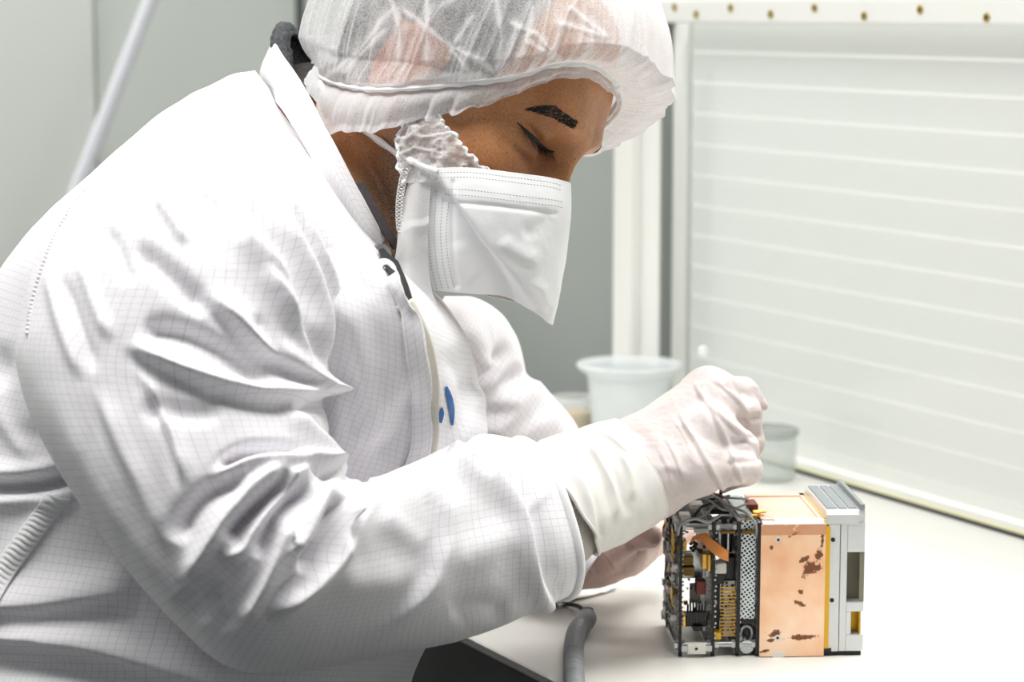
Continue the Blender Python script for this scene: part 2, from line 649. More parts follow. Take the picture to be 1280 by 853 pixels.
# ------------------------------------------------------------------ workbench
tb = empty('workbench', (0, 0, 0), 'white topped workbench with black front edge under the satellite', 'table')
o = MB().box((-.98, 0.004, .715), (.75, GL + .05, TABLE_Z), .003).build('tabletop', m_top, tb); o.data.transform(BM)
o = MB().box((-.98, -.004, .655), (.75, .004, TABLE_Z - .001), .0015).box((-.98, 0.004, .655), (.75, .03, .7145)).build('edge_band', m_black, tb); o.data.transform(BM)
for i, (al, ou) in enumerate([(-.93, .06), (-.93, .57), (.7, .06), (.7, .57)]):
    o = MB().box((al - .025, ou - .025, 0), (al + .025, ou + .025, .715), .003).build('leg', m_greypanel, tb); o.data.transform(BM)

# ------------------------------------------------------------------ glass screen with the pleated shade behind it
s_end = -0.775
rail_z0, rail_z1 = 1.201, 1.226
g = NT('screen_glass'); gb = g.bsdf((0.97, 1.0, 0.985, 1), 0.03, 0, 0.5)
tr = g.n('ShaderNodeBsdfTransparent'); tr.inputs[0].default_value = (0.985, 0.99, 0.986, 1)
mx = g.n('ShaderNodeMixShader'); fr = g.n('ShaderNodeFresnel'); fr.inputs[0].default_value = 1.45
geo = g.n('ShaderNodeNewGeometry'); ff = g.math('MULTIPLY', g.math('MULTIPLY', fr.outputs[0], .6), g.math('SUBTRACT', 1.0, geo.outputs['Backfacing']))
gl = g.n('ShaderNodeBsdfGlossy'); gl.inputs['Roughness'].default_value = 0.03
g.l(ff, mx.inputs[0]); g.l(tr.outputs[0], mx.inputs[1]); g.l(gl.outputs[0], mx.inputs[2]); g.l(mx.outputs[0], g.out.inputs[0])
m_glass = g.m

ws = empty('glass_screen', (0, 0, 0), 'glass screen along the back of the bench with eyelet rail on top', 'screen')
o = MB().box((s_end, GL - .004, TABLE_Z + .004), (.9, GL, rail_z0 + .004)).build('pane', m_glass, ws); o.data.transform(BM)
o = MB().box((s_end, GL - .007, TABLE_Z + .0002), (.9, GL + .001, TABLE_Z + .0042)).build('pane_edge', plain('glass_edge', srgb(222, 216, 176), 0.3), ws); o.data.transform(BM)
o = MB().box((s_end, GL - .010, TABLE_Z + .0001), (.9, GL - .007, TABLE_Z + .003)).build('seal', m_rubber, ws); o.data.transform(BM)
o = MB().box((s_end - .03, GL - .012, rail_z0), (.9, GL + .012, rail_z1), .003).build('rail', m_white, ws); o.data.transform(BM)
brass = plain('brass', srgb(200, 178, 112), 0.3, 0.8)
m_dark = plain('dark_hole', srgb(30, 28, 24), 0.6)
# eyelets in two staggered rows
for px, py in ((843, 9), (870, 18), (913, 10), (963, 18), (1018, 10), (1080, 20), (1150, 12), (1233, 22), (1322, 13), (1425, 23)):
    ray = P(px, py, 1.0) - CAM
    # meet the face of the rail
    k = ((EDGE0 - CAM)[:2] @ TN[:2] + GL - .0125) / (ray[:2] @ TN[:2])
    q = CAM + ray * k
    mb = MB()
    M = Matrix.Translation(q) @ Vector(TN).to_track_quat('Z', 'Y').to_matrix().to_4x4()
    ring = [(math.cos(a), math.sin(a)) for a in np.linspace(0, 2 * PI, 20, endpoint=False)]
    rows = []
    for r, z in ((.0022, .0), (.0026, -.0009), (.0040, -.0009), (.0045, .0004)):
        rows.append([mb.bm.verts.new(M @ Vector((c * r, s_ * r, z))) for c, s_ in ring])
    for r0, r1 in zip(rows, rows[1:]):
        for j in range(20): mb.bm.faces.new((r0[j], r0[(j + 1) % 20], r1[(j + 1) % 20], r1[j]))
    ey = mb.build('eyelet', brass, ws, True)
    mb = MB(); mb.bm.faces.new([mb.bm.verts.new(M @ Vector((c * .0022, s_ * .0022, .0))) for c, s_ in ring]); mb.build('eyelet_hole', m_dark, ey)

# pleated shade
n = 900; zs = np.linspace(TABLE_Z + .004, rail_z0 - .001, n)
pitch = .0335
ph = 1 - ((rail_z0 - zs) % pitch) / pitch
prof = .0010 * np.where(ph < .12, ph / .12, (1 - ph) / .88) 
xs = np.linspace(s_end, .9, 40)
G = np.zeros((n, 40, 3)); G[..., 0] = xs[None]; G[..., 1] = (GL + .03 - prof)[:, None] ; G[..., 2] = zs[:, None]
G = G @ np.array(BM_R.to_3x3()).T + EDGE0
sh = NT('woven_shade')
b_ = sh.n('ShaderNodeBsdfDiffuse'); b_.inputs[0].default_value = (.88, .885, .87, 1)
tl = sh.n('ShaderNodeBsdfTranslucent'); tl.inputs[0].default_value = (.9, .905, .89, 1)
uvn = sh.n('ShaderNodeUVMap'); sp = sh.n('ShaderNodeSeparateXYZ'); sh.l(uvn.outputs[0], sp.inputs[0])
wob = sh.noise(9, 2, .5, uvn.outputs[0])
u = sh.math('ADD', sh.math('MULTIPLY', sp.outputs[0], 250), sh.math('MULTIPLY', wob.outputs['Fac'], 4.0)); v = sh.math('MULTIPLY', sp.outputs[1], 300)
cell = sh.math('MULTIPLY', sh.math('SINE', sh.math('MULTIPLY', u, 2 * PI)), sh.math('SINE', sh.math('MULTIPLY', v, 2 * PI)))
dots = sh.ramp(cell, [(.35, (.90, .91, .89)), (.75, (.62, .64, .62))])
sh.l(dots, b_.inputs[0])
mx = sh.n('ShaderNodeMixShader'); mx.inputs[0].default_value = .45
sh.l(b_.outputs[0], mx.inputs[1]); sh.l(tl.outputs[0], mx.inputs[2]); sh.l(mx.outputs[0], sh.out.inputs[0])
o = thicken_sheet('pleated_shade', G, 0, sh.m); tag(o, 'white pleated shade hanging behind the glass screen', 'window shade')

# white post at the end of the screen
struct('trim_4', MB().box((s_end - .046, GL - .010, 0), (s_end - .004, GL + .028, 1.9), .004).box((s_end - .085, GL - .022, 0), (s_end - .046, GL + .05, 1.9), .004), m_white).data.transform(BM)
struct('trim_5', MB().box((s_end - .0035, GL - .008, TABLE_Z), (s_end + .0015, GL + .004, rail_z0)), plain('seal_grey', srgb(120, 126, 122), .6)).data.transform(BM)

# ------------------------------------------------------------------ things at the far end of the bench
def frosted(name, col, a, rough=.35):
    t = NT(name); b = t.bsdf(col, rough); tr = t.n('ShaderNodeBsdfTransparent'); tr.inputs[0].default_value = (.96, .97, .97, 1)
    m = t.n('ShaderNodeMixShader'); m.inputs[0].default_value = a
    t.l(tr.outputs[0], m.inputs[1]); t.l(b.outputs[0], m.inputs[2]); t.l(m.outputs[0], t.out.inputs[0]); return t.m
m_tub = frosted('milky_plastic', srgb(236, 240, 242), .55)
m_clear = frosted('clear_plastic', srgb(214, 218, 214), .28, .08)

q = on_table(786, 550)
t = empty('storage_tub', q, 'milky plastic tub with a wide rim at the far end of the bench', 'tub')
MB().lathe([(0, .001), (.037, .001), (.039, .004), (.046, .076), (.047, .077), (.044, .075), (.036, .006), (0, .005)], (0, 0, 0)).build('bowl', m_tub, t, True)
MB().lathe([(.0455, .072), (.056, .080), (.058, .083), (.056, .085), (.046, .079)], (0, 0, 0)).build('rim', m_tub, t, True)
q = on_table(716, 545)
t = empty('specimen_jar', q, 'small clear jar with amber contents behind the raised sleeve', 'jar')
MB().lathe([(0, .001), (.020, .001), (.022, .003), (.022, .038), (.0225, .040), (.021, .038), (.0205, .003), (0, .002)], (0, 0, 0)).build('glass_body', m_clear, t, True)
MB().lathe([(0, .0025), (.0195, .0025), (.0198, .026), (0, .030)], (0, 0, 0)).build('contents', plain('amber_grain', srgb(236, 196, 140), .7, noise=.2, nscale=300), t, True)
MB().lathe([(.0226, .036), (.0238, .037), (.0238, .043), (.0226, .044), (.0215, .043)], (0, 0, 0)).build('rim', m_tub, t, True)
q = on_table(962, 600)
t = empty('glass_beaker', q, 'low clear beaker standing by the glass behind the glove', 'beaker')
MB().lathe([(0, .001), (.023, .001), (.0265, .006), (.0265, .05), (.0255, .05), (.0250, .006), (0, .003)], (0, 0, 0)).build('glass_body', m_clear, t, True)
MB().lathe([(.0262, .044), (.0285, .047), (.0285, .052), (.0262, .053), (.025, .050)], (0, 0, 0)).build('rim', frosted('rim_plastic', srgb(165, 170, 167), .5), t, True)
ray = P(880, 441, 1) - CAM; k = ((EDGE0 - CAM)[:2] @ TN[:2] + GL - .005) / (ray[:2] @ TN[:2]); q = CAM + ray * k
M = Matrix.Translation(q) @ Vector(-TN).to_track_quat('Z', 'Y').to_matrix().to_4x4()
o = MB().lathe([(0, .006), (.005, .0055), (.0078, .003), (.008, 0), (0, 0)], (0, 0, 0), 24).build('spot_knob', m_white, None, True); o.data.transform(M)  # white dome standing for a blurred round spot on the glass
tag(o, 'round white knob standing for a pale spot on the glass above the glove', 'knob')
# =================================================================== the seated person: coat
seat_pt = P(230, 1160, 1.74)
person = empty('person', (seat_pt[0], seat_pt[1], 0), 'person in white lab coat, hair net and face mask bending over the satellite', 'person')

def cloth(name, col, line, pitch=.0050, lw=.060, strength=.36, rough=.75):
    """white anti-static weave with its grid of conductive threads"""
    t = NT(name); b = t.bsdf(col, rough, 0, .25)
    b.inputs['Sheen Weight'].default_value = .15
    uvn = t.n('ShaderNodeUVMap'); sp = t.n('ShaderNodeSeparateXYZ')
    nz = t.noise(55, 2, .5, uvn.outputs[0])
    wob = t.n('ShaderNodeVectorMath', operation='MULTIPLY_ADD'); t.l(nz.outputs['Color'], wob.inputs[0]); wob.inputs[1].default_value = (.0011, .0011, 0); t.l(uvn.outputs[0], wob.inputs[2])
    t.l(wob.outputs[0], sp.inputs[0])
    m = None
    for k in (0, 1):
        fr_ = t.math('FRACT', t.math('MULTIPLY', sp.outputs[k], 1 / pitch))
        ln = t.math('LESS_THAN', t.math('ABSOLUTE', t.math('SUBTRACT', fr_, .5)), lw / 2)
        m = ln if m is None else t.math('MAXIMUM', m, ln)
    brk = t.noise(420, 2, .6, uvn.outputs[0])
    m = t.math('MULTIPLY', m, t.math('MULTIPLY', strength, t.math('ADD', .45, brk.outputs['Fac'])))
    t.l(t.mix(m, col, line), b.inputs['Base Color'])
    fine = t.noise(160, 4, .6, uvn.outputs[0])
    t.bump(fine.outputs['Fac'], .22, .0012, b)
    return t.m
WHITE = (.845, .83, .855, 1)
m_coat = cloth('antistatic_cloth', WHITE, (.17, .16, .19, 1))
m_seam = plain('coat_binding', (.84, .84, .84, 1), .8, noise=.03, nscale=400)

coat = bpy.data.objects.new('lab_coat', None); COL.objects.link(coat); keep_world(coat, person)
coat.empty_display_size = .02

def finish_tube(name, G, parent, mat, cap=False, th=0.0012):
    if outward(G): F = grid_faces(G.shape[0], G.shape[1], True)
    else: F = grid_faces(G.shape[0], G.shape[1], True, True)
    uv = tube_uv(G)
    if not outward(G): uv = uv.reshape(-1, 4, 2)[:, ::-1].reshape(-1, 2)
    me = mesh_np(name, G.reshape(-1, 3), F, uv, mat)
    o = link(name, me); keep_world(o, parent)
    if th:
        m = o.modifiers.new('solid', 'SOLIDIFY'); m.thickness = th; m.offset = -1
    return o

def tilt_tube(secs, nv, nu):
    """tube_grid whose sections may also lean: entries 8, 9 shift the near side by (dx, dy) pixels' worth of metres"""
    G, S = tube_grid([s[:8] for s in secs], nv, nu)
    tl = np.array([[s[8] if len(s) > 8 else 0, s[9] if len(s) > 9 else 0] for s in secs], float)
    if np.abs(tl).max() > 0:
        # carry the lean by the nearest section centre
        C = np.array([(P(*s[:3]) + P(*s[3:6])) / 2 for s in secs])
        cen = S[:, :3]
        d = np.linalg.norm(cen[:, None] - C[None], axis=2)
        wt = 1 / (d + 1e-3) ** 3; wt /= wt.sum(1, keepdims=True)
        T = wt @ tl
        th = np.linspace(0, 2 * PI, nu, endpoint=False)
        depth = (cen - CAM) @ FWD
        near = -np.sin(th)
        G = G + near[None, :, None] * ((T[:, 0] * depth / FPX)[:, None, None] * RGT - (T[:, 1] * depth / FPX)[:, None, None] * CUP)
    return G

def wrinkle(G, amp, su, sv, seed, wrap=True):
    """small irregular rumples of worn cloth"""
    N = grid_normals(G, wrap)
    if not outward(G) and wrap: N = -N
    x = G[..., 0]; y = G[..., 1]; z = G[..., 2]
    f = fbm(x * su, y * su, z * sv, 4, seed)
    r = 1 - np.abs(fbm(x * su * .8 + 5, y * su * .8, z * sv * .7, 3, seed + 9)) * 2.2
    return G + N * (amp * (.6 * f + .4 * r))[..., None]

def outN(G):
    N = grid_normals(G, True)
    return N if outward(G) else -N

# ---- body of the coat
torso_secs = [
    (326, 98, 1.745, 478, 312, 1.69, .066, 2.1),
    (292, 111, 1.74, 505, 345, 1.70, .110, 2.1),
    (205, 158, 1.73, 545, 372, 1.72, .180, 2.3),
    (118, 221, 1.72, 580, 420, 1.74, .212, 2.4),
    (40, 295, 1.715, 598, 490, 1.75, .215, 2.4),
    (-10, 365, 1.715, 604, 560, 1.75, .20, 2.4),
    (-52, 480, 1.715, 596, 640, 1.74, .185, 2.4),
    (-70, 620, 1.715, 570, 730, 1.73, .18, 2.4),
    (-78, 760, 1.715, 535, 800, 1.73, .18, 2.4),
    (-80, 880, 1.715, 508, 880, 1.73, .19, 2.4),
    (-90, 1050, 1.715, 520, 1010, 1.73, .21, 2.4),
]
G = tilt_tube(torso_secs, 420, 420)
G = wrinkle(G, .0035, 14, 9, 3)
torso_folds = [
    # waist gather and the folds under it, on the back
    ([(-60, 604), (0, 609), (50, 606), (100, 594)], -16, 9, 0, 0, .2),
    ([(-60, 620), (0, 626), (60, 622), (110, 612)], 5, 12, 0, 0, .2),
    ([(-60, 592), (0, 592), (50, 588), (100, 575)], 5, 12, 0, 0, .2),
    ([(70, 618), (40, 665), (5, 712), (-40, 780)], 3, 15, 0, .1, 0),
    ([(-60, 770), (0, 757), (63, 752), (180, 733)], 8, 22, .5, 0, .15),
    ([(-60, 790), (0, 797), (106, 811), (200, 838), (300, 870)], 10, 22, .8, 0, .1),
    ([(-20, 470), (10, 530), (50, 580)], 5, 20, .3),
    ([(20, 560), (60, 540), (90, 500)], -4, 18, 0),
    ([(0, 420), (6, 500), (40, 570)], -4, 16, 0),
    # chest and lapel side
    ([(400, 360), (432, 400), (450, 470), (470, 560)], 5, 18, .3),
    ([(470, 330), (498, 420), (500, 500)], 4, 20, 0),
    ([(350, 140), (400, 240), (450, 330), (500, 390)], 3, 12, .4),
    ([(500, 470), (470, 530), (430, 575)], 4, 16, .3),
    ([(520, 480), (505, 540), (470, 580)], -4, 14, 0),
    ([(420, 470), (408, 520), (402, 580)], -8, 10, 0),
    ([(560, 430), (590, 480), (600, 540)], -5, 16, 0),
    ([(620, 470), (590, 520), (560, 570)], 5, 14, .5),
    # shoulder
    ([(238, 163), (297, 203), (360, 253), (400, 310)], 4, 22, -.5),
    ([(330, 105), (362, 160), (398, 230)], -3, 9, 0),
]
G = crease(G, outN(G), [(f[0], f[1] * 1.3, *f[2:]) for f in torso_folds])
body_cloth = finish_tube('coat_body', G, coat, m_coat)

btree = BVHTree.FromPolygons([tuple(v.co) for v in body_cloth.data.vertices], [tuple(p.vertices) for p in body_cloth.data.polygons])
def on_back(px, py, off):
    h = btree.ray_cast(Vector(CAM), Vector(P(px, py, 1) - CAM).normalized())
    return np.array(h[0] + h[1] * off)
# gathered elastic at the waist of the back
l = smooth_poly([(58, 618), (32, 656), (2, 698), (-30, 752)], 150); r = smooth_poly([(88, 624), (58, 664), (24, 712), (-8, 766)], 150)
S = np.array([[on_back(*(l[k] * (1 - q) + r[k] * q), .0012 + .0013 * math.sin(PI * q) * (.6 + .4 * math.sin(k * .95 + 1.2 * math.sin(q * 6)))) for q in np.linspace(0, 1, 24)] for k in range(150)])
keep_world(thicken_sheet('back_tab', S, .001, m_seam), coat)

# ---- near sleeve
sleeve_secs = [
    (205, 172, 1.64, 335, 150, 1.64, .020, 2.0),
    (150, 196, 1.61, 372, 178, 1.61, .060, 2.0),
    (96, 240, 1.575, 408, 240, 1.60, .085, 2.1),
    (52, 312, 1.55, 424, 320, 1.59, .098, 2.2),
    (28, 392, 1.54, 424, 405, 1.575, .100, 2.3),
    (22, 455, 1.53, 404, 480, 1.56, .095, 2.3),
    (46, 536, 1.515, 409, 536, 1.545, .090, 2.3),
    (104, 635, 1.505, 418, 575, 1.53, .084, 2.3),
    (190, 745, 1.495, 426, 592, 1.525, .078, 2.3),
    (282, 830, 1.495, 442, 603, 1.53, .074, 2.3),
    (370, 836, 1.515, 468, 602, 1.55, .072, 2.3),
    (450, 824, 1.545, 503, 590, 1.575, .070, 2.3),
    (545, 806, 1.585, 552, 566, 1.61, .067, 2.3),
    (630, 782, 1.625, 602, 546, 1.645, .062, 2.3, 12, 0),
    (706, 746, 1.665, 648, 552, 1.675, .055, 2.3, 34, 0),
]
G = tilt_tube(sleeve_secs, 760, 460)
G = wrinkle(G, .0022, 18, 14, 21)
sleeve_folds = [
    # shoulder cap and upper arm
    ([(238, 163), (297, 203), (360, 253), (397, 297)], 5, 20, -.5),
    ([(275, 247), (313, 297), (350, 341), (376, 416)], 6, 13, -.7),
    ([(215, 235), (250, 245), (285, 275), (312, 305)], -5, 12, 0),
    ([(190, 240), (215, 275), (235, 310)], 3, 10, .3),
    ([(345, 255), (368, 300), (392, 352), (404, 420), (400, 470)], 6, 9, -.7),
    ([(372, 262), (396, 310), (414, 360), (412, 420)], 5, 8, -.6),
    ([(325, 330), (352, 372), (374, 420), (384, 462)], 4, 8, -.6),
    ([(160, 303), (194, 328), (235, 366), (262, 396)], -6, 13, 0),
    ([(250, 357), (294, 400), (338, 438), (382, 466), (400, 488)], 7, 12, .5, .3, 0),
    ([(130, 280), (150, 320), (165, 360)], -3, 10, 0),
    ([(75, 340), (95, 400), (120, 470)], -3, 9, 0),
    ([(60, 330), (76, 400), (104, 480)], 2.5, 9, 0),
    ([(100, 320), (118, 380), (140, 430)], 2.5, 9, 0),
    ([(172, 412), (225, 418), (275, 438), (319, 466), (344, 486)], -8, 15, 0, .15, .2),
    ([(155, 424), (194, 447), (250, 472), (300, 488), (350, 494), (400, 490)], 8, 13, .35, .2, 0),
    ([(310, 390), (330, 420), (350, 450), (372, 470)], -4, 10, 0),
    ([(357, 500), (382, 535), (416, 569), (428, 590)], 6, 9, -.6, .3, 0),
    ([(170, 505), (230, 515), (285, 510)], -4, 14, 0),
    ([(175, 460), (206, 525), (219, 563), (232, 612)], 4, 8, .6),
    ([(120, 480), (150, 557), (178, 612), (215, 700)], 3, 11, .4),
    ([(60, 470), (110, 585), (170, 680), (225, 750), (300, 810)], 2.5, 14, 0),
    # elbow
    ([(272, 588), (300, 569), (340, 563), (384, 569)], -9, 9, 0, .2, .3),
    ([(262, 606), (294, 583), (325, 574), (382, 577), (424, 586)], 8, 11, -.2, .2, .1),
    ([(216, 680), (241, 638), (269, 613), (306, 594)], -9, 14, 0, .2, .2),
    ([(228, 735), (256, 688), (290, 637), (330, 600), (372, 588)], 8, 13, 0, .2, .2),
    ([(283, 676), (306, 650), (335, 622), (362, 598)], -13, 9, 0, .15, .15),
    ([(272, 690), (290, 692), (306, 684), (326, 650), (360, 606), (395, 586)], 7, 10, 0, .15, .2),
    ([(318, 700), (338, 660), (362, 628), (388, 604)], -9, 11, 0, .2, .2),
    ([(300, 782), (331, 725), (350, 680), (362, 640)], 7, 12, -.3, .2, .2),
    ([(354, 680), (364, 686), (380, 672), (392, 645), (414, 600)], 6, 11, 0, .2, .2),
    ([(376, 720), (392, 690), (412, 650), (428, 616)], -7, 10, 0, .2, .2),
    ([(328, 772), (375, 736), (400, 713), (420, 688), (434, 656), (442, 622)], 9, 11, -.4, .25, .1),
    ([(396, 600), (418, 593), (440, 604)], -5, 6, 0),
    ([(376, 582), (398, 592), (424, 588)], -4, 5, 0),
    ([(458, 596), (452, 630), (438, 660), (426, 690)], -9, 7, 0, .05, .3),
    ([(444, 606), (446, 630), (436, 652)], 4, 6, 0),
    ([(225, 736), (250, 760), (275, 745)], -5, 13, 0),
    ([(262, 725), (276, 760), (288, 792)], -4, 12, 0),
    # forearm
    ([(400, 716), (450, 728), (500, 724), (540, 712)], 2.4, 24, 0, .3, .4),
    ([(540, 592), (554, 620), (558, 655), (553, 690), (535, 733), (494, 774), (440, 806)], 4.6, 14, .45, .2, .5),
    ([(470, 640), (500, 660), (535, 690)], 1.5, 16, 0),
    ([(545, 712), (594, 690), (660, 660)], 3.0, 24, 0, .3, .3),
    ([(560, 560), (580, 572), (613, 594), (636, 622), (653, 655), (664, 705), (676, 738), (694, 756)], 6.5, 13, -.6, .05, .05),
    ([(588, 572), (600, 585), (614, 592)], -2.5, 9, 0),
    ([(652, 645), (676, 622), (694, 604)], .8, 8, 0),
    ([(640, 770), (600, 760), (560, 770)], -3, 16, 0),
]
G = crease(G, outN(G), [(f[0], f[1] * 1.45, *f[2:]) for f in sleeve_folds])
sleeve = finish_tube('sleeve', G, coat, m_coat)
# stitched armhole seam
stree = BVHTree.FromPolygons([tuple(v.co) for v in sleeve.data.vertices], [tuple(p.vertices) for p in sleeve.data.polygons])
def on_sleeve(px, py, off):
    h = stree.ray_cast(Vector(CAM), Vector(P(px, py, 1) - CAM).normalized())
    return None if h[0] is None else np.array(h[0] + h[1] * off)
for ln_ in ([(188, 176), (150, 200), (112, 232), (80, 276), (58, 322), (42, 372), (34, 420)],):
    q = [on_sleeve(a, b_, .0003) for a, b_ in smooth_poly(ln_, 50)]; q = np.array([k for k in q if k is not None])
    keep_world(MB().pipe(q, .0011, n=260, seg=7, prof=lambda t: 1 + .5 * math.sin(t * 420)).build('seam', m_coat, None, True), sleeve)
# rolled hem at the cuff
rim = G[-1]
hem = MB(); hem.pipe(np.concatenate([rim[::6], rim[:1]]), .0034, n=150, seg=10)
keep_world(hem.build('sleeve_hem', m_seam, None, True), sleeve)

# ---- far sleeve
far_secs = [
    (520, 425, 1.86, 556, 372, 1.86, .03, 2),
    (505, 480, 1.89, 590, 374, 1.89, .07, 2),
    (512, 540, 1.915, 622, 392, 1.92, .085, 2.2),
    (530, 600, 1.94, 645, 424, 1.94, .085, 2.2),
    (560, 650, 1.95, 660, 468, 1.95, .08, 2.2),
    (600, 690, 1.95, 694, 500, 1.95, .072, 2.2),
    (638, 722, 1.935, 726, 545, 1.935, .062, 2.2),
    (672, 736, 1.91, 742, 610, 1.91, .055, 2.2),
    (700, 738, 1.89, 748, 664, 1.89, .048, 2.2),
    (722, 736, 1.88, 756, 682, 1.88, .042, 2.2),
]
G = tilt_tube(far_secs, 300, 240)
G = wrinkle(G, .003, 18, 14, 33)
far_folds = [
    ([(570, 400), (600, 450), (610, 500)], 5, 18, 0),
    ([(662, 462), (640, 480), (610, 520), (580, 560)], -7, 12, 0, .1, .2),
    ([(690, 478), (660, 490), (630, 525), (600, 560)], 3.5, 16, .3, .2, .2),
    ([(640, 425), (610, 470), (575, 520)], -6, 12, 0),
    ([(712, 520), (680, 530), (640, 560)], 3, 14, .3),
    ([(622, 450), (600, 478), (584, 500), (562, 526)], -8, 9, 0, .25, .1), ([(646, 506), (622, 520), (602, 533), (570, 551)], -7, 8, 0, .25, .1), ([(606, 440), (585, 475), (566, 500)], 4, 10, 0),
    ([(625, 545), (600, 562), (570, 578)], -8, 8, 0),
]
G = crease(G, outN(G), [(f[0], f[1] * 1.4, *f[2:]) for f in far_folds])
finish_tube('sleeve', G, coat, m_coat)

# ---- collar
C = np.array([
    [(412, 96, 1.83), (352, 112, 1.765), (330, 112, 1.715), (356, 140, 1.655), (402, 218, 1.622), (440, 288, 1.627), (463, 322, 1.648)],
    [(412, 72, 1.83), (346, 84, 1.765), (328, 92, 1.715), (366, 120, 1.648), (409, 200, 1.618), (447, 270, 1.624), (471, 312, 1.646)],
    [(418, 48, 1.83), (368, 47, 1.78), (343, 54, 1.725), (377, 108, 1.655), (418, 186, 1.630), (455, 254, 1.633), (479, 300, 1.650)],
], float)
S = PA(bicubic(C, 60, 260))
S += (grid_normals(S, False) * (.0009 * fbm(S[..., 0] * 40, S[..., 1] * 40, S[..., 2] * 40, 3, 5))[..., None])
o = thicken_sheet('collar', S, .0022, m_coat); keep_world(o, coat)
# stitched edge of the collar
keep_world(MB().pipe(S[-1, ::6], .0016, n=120, seg=8).build('collar_edge', m_coat, None, True), o)

# =================================================================== body, head, face
HA, HY, HS = math.radians(33), math.radians(22), 1.06
F0 = math.cos(HA) * RGT - math.sin(HA) * CUP
HU = math.sin(HA) * RGT + math.cos(HA) * CUP
HF = math.cos(HY) * F0 + math.sin(HY) * BCK
HX = math.cos(HY) * BCK - math.sin(HY) * F0
EYE = np.array([.033, .075, .022])
H0 = P(672, 181, 1.66) - HS * (EYE[0] * HX + EYE[1] * HF + EYE[2] * HU)
HB = np.stack([HX, HF, HU])                     # rows: head right, forward, up
def HL(q): return H0 + HS * (np.asarray(q, float) @ HB)
def toHL(V): return ((V - H0) @ HB.T) / HS

# head as a stack of horizontal slices (head's own axes)
hz = [-.118, -.112, -.095, -.075, -.05, -.025, 0, .025, .05, .075, .1, .118, .130, .135]
hf = [.045, .066, .078, .080, .081, .082, .083, .084, .087, .082, .070, .062, .036, .006]
hb = [.020, .005, -.012, -.03, -.052, -.070, -.086, -.096, -.1, -.097, -.084, -.062, -.034, -.004]
hw = [.014, .030, .043, .052, .059, .065, .070, .0735, .0755, .074, .066, .052, .032, .004]
hz = [q if q > -.02 else -.02 + (q + .02) * .60 for q in hz]
hx = [2, 2.1, 2.2, 2.3, 2.35, 2.35, 2.3, 2.3, 2.3, 2.3, 2.25, 2.1, 2, 2]
prof = spline(np.stack([hz, hf, hb, hw, hx], 1), 150)
th = np.linspace(0, 2 * PI, 160, endpoint=False)
cy = (prof[:, 1] + prof[:, 2]) / 2; ry = (prof[:, 1] - prof[:, 2]) / 2
ex = (2 / prof[:, 4])[:, None]
c_, s_ = np.cos(th)[None], np.sin(th)[None]
Gh = np.stack([np.sign(s_) * np.abs(s_) ** ex * prof[:, 3:4], cy[:, None] + np.sign(c_) * np.abs(c_) ** ex * ry[:, None], np.repeat(prof[:, :1], 160, 1)], -1)

def capsule(bm, a, b, ra, rb, seg=24):
    """tapered capsule as the hull of two balls"""
    vs = []
    for c, r in ((a, ra), (b, rb)):
        vs += bmesh.ops.create_uvsphere(bm, u_segments=seg, v_segments=seg // 2, radius=r, matrix=Matrix.Translation(Vector(c)))['verts']
    g = bmesh.ops.convex_hull(bm, input=vs)
    dead = [x for x in set(g['geom_interior']) | set(g['geom_unused']) if isinstance(x, bmesh.types.BMVert)]
    bmesh.ops.delete(bm, geom=dead, context='VERTS')

bm = bmesh.new()
vv = [[bm.verts.new(HL(p)) for p in row] for row in Gh]
for i in range(len(vv) - 1):
    for j in range(160):
        bm.faces.new((vv[i][j], vv[i][(j + 1) % 160], vv[i + 1][(j + 1) % 160], vv[i + 1][j]))
bm.faces.new(vv[0][::-1]); bm.faces.new(vv[-1])
# neck, trunk, limbs (they fill the clothes)
NB = P(395, 190, 1.735); NT_ = HL((0, -.022, -.03))
capsule(bm, NT_, NB, .055, .060)
capsule(bm, HL((0, -.012, -.055)), P(420, 215, 1.735), .050, .058)
capsule(bm, NB, P(330, 330, 1.73), .062, .105)
capsule(bm, P(330, 330, 1.73), P(235, 560, 1.725), .115, .125)
capsule(bm, P(235, 560, 1.725), P(215, 900, 1.73), .125, .125)
capsule(bm, P(215, 900, 1.73), P(225, 1090, 1.735), .125, .12)
RS, RE, RW = P(235, 270, 1.62), P(290, 715, 1.55), P(755, 612, 1.745)
LS, LE, LW = P(525, 470, 1.87), P(600, 600, 1.955), P(715, 705, 1.89)
capsule(bm, P(330, 290, 1.70), RS, .08, .055); capsule(bm, RS, RE, .050, .040); capsule(bm, RE, RW, .040, .026)
capsule(bm, P(350, 380, 1.77), LS, .06, .034); capsule(bm, LS, LE, .030, .028); capsule(bm, LE, LW, .028, .020)
HIP = P(225, 1130, 1.735)
fw = TN; sd = TA
legs = []
for s in (-1, 1):
    hip = np.array([HIP[0], HIP[1], .56]) + sd * .09 * s
    knee = np.array([HIP[0], HIP[1], .53]) + fw * .42 + sd * .13 * s
    ank = np.array([HIP[0], HIP[1], .09]) + fw * .36 + sd * .13 * s
    toe = ank + fw * .15 - np.array([0, 0, .05])
    legs.append((hip, knee, ank, toe))
    capsule(bm, hip, knee, .075, .052); capsule(bm, knee, ank, .050, .034); capsule(bm, ank - np.array([0, 0, .045]), toe, .032, .028)
me = bpy.data.meshes.new('raw'); bm.to_mesh(me); bm.free()
raw = bpy.data.objects.new('raw', me); COL.objects.link(raw)
md = raw.modifiers.new('r', 'REMESH'); md.mode = 'VOXEL'; md.voxel_size = .0023; md.adaptivity = 0
dg = bpy.context.evaluated_depsgraph_get()
rm = bpy.data.meshes.new_from_object(raw.evaluated_get(dg))
bpy.data.objects.remove(raw)
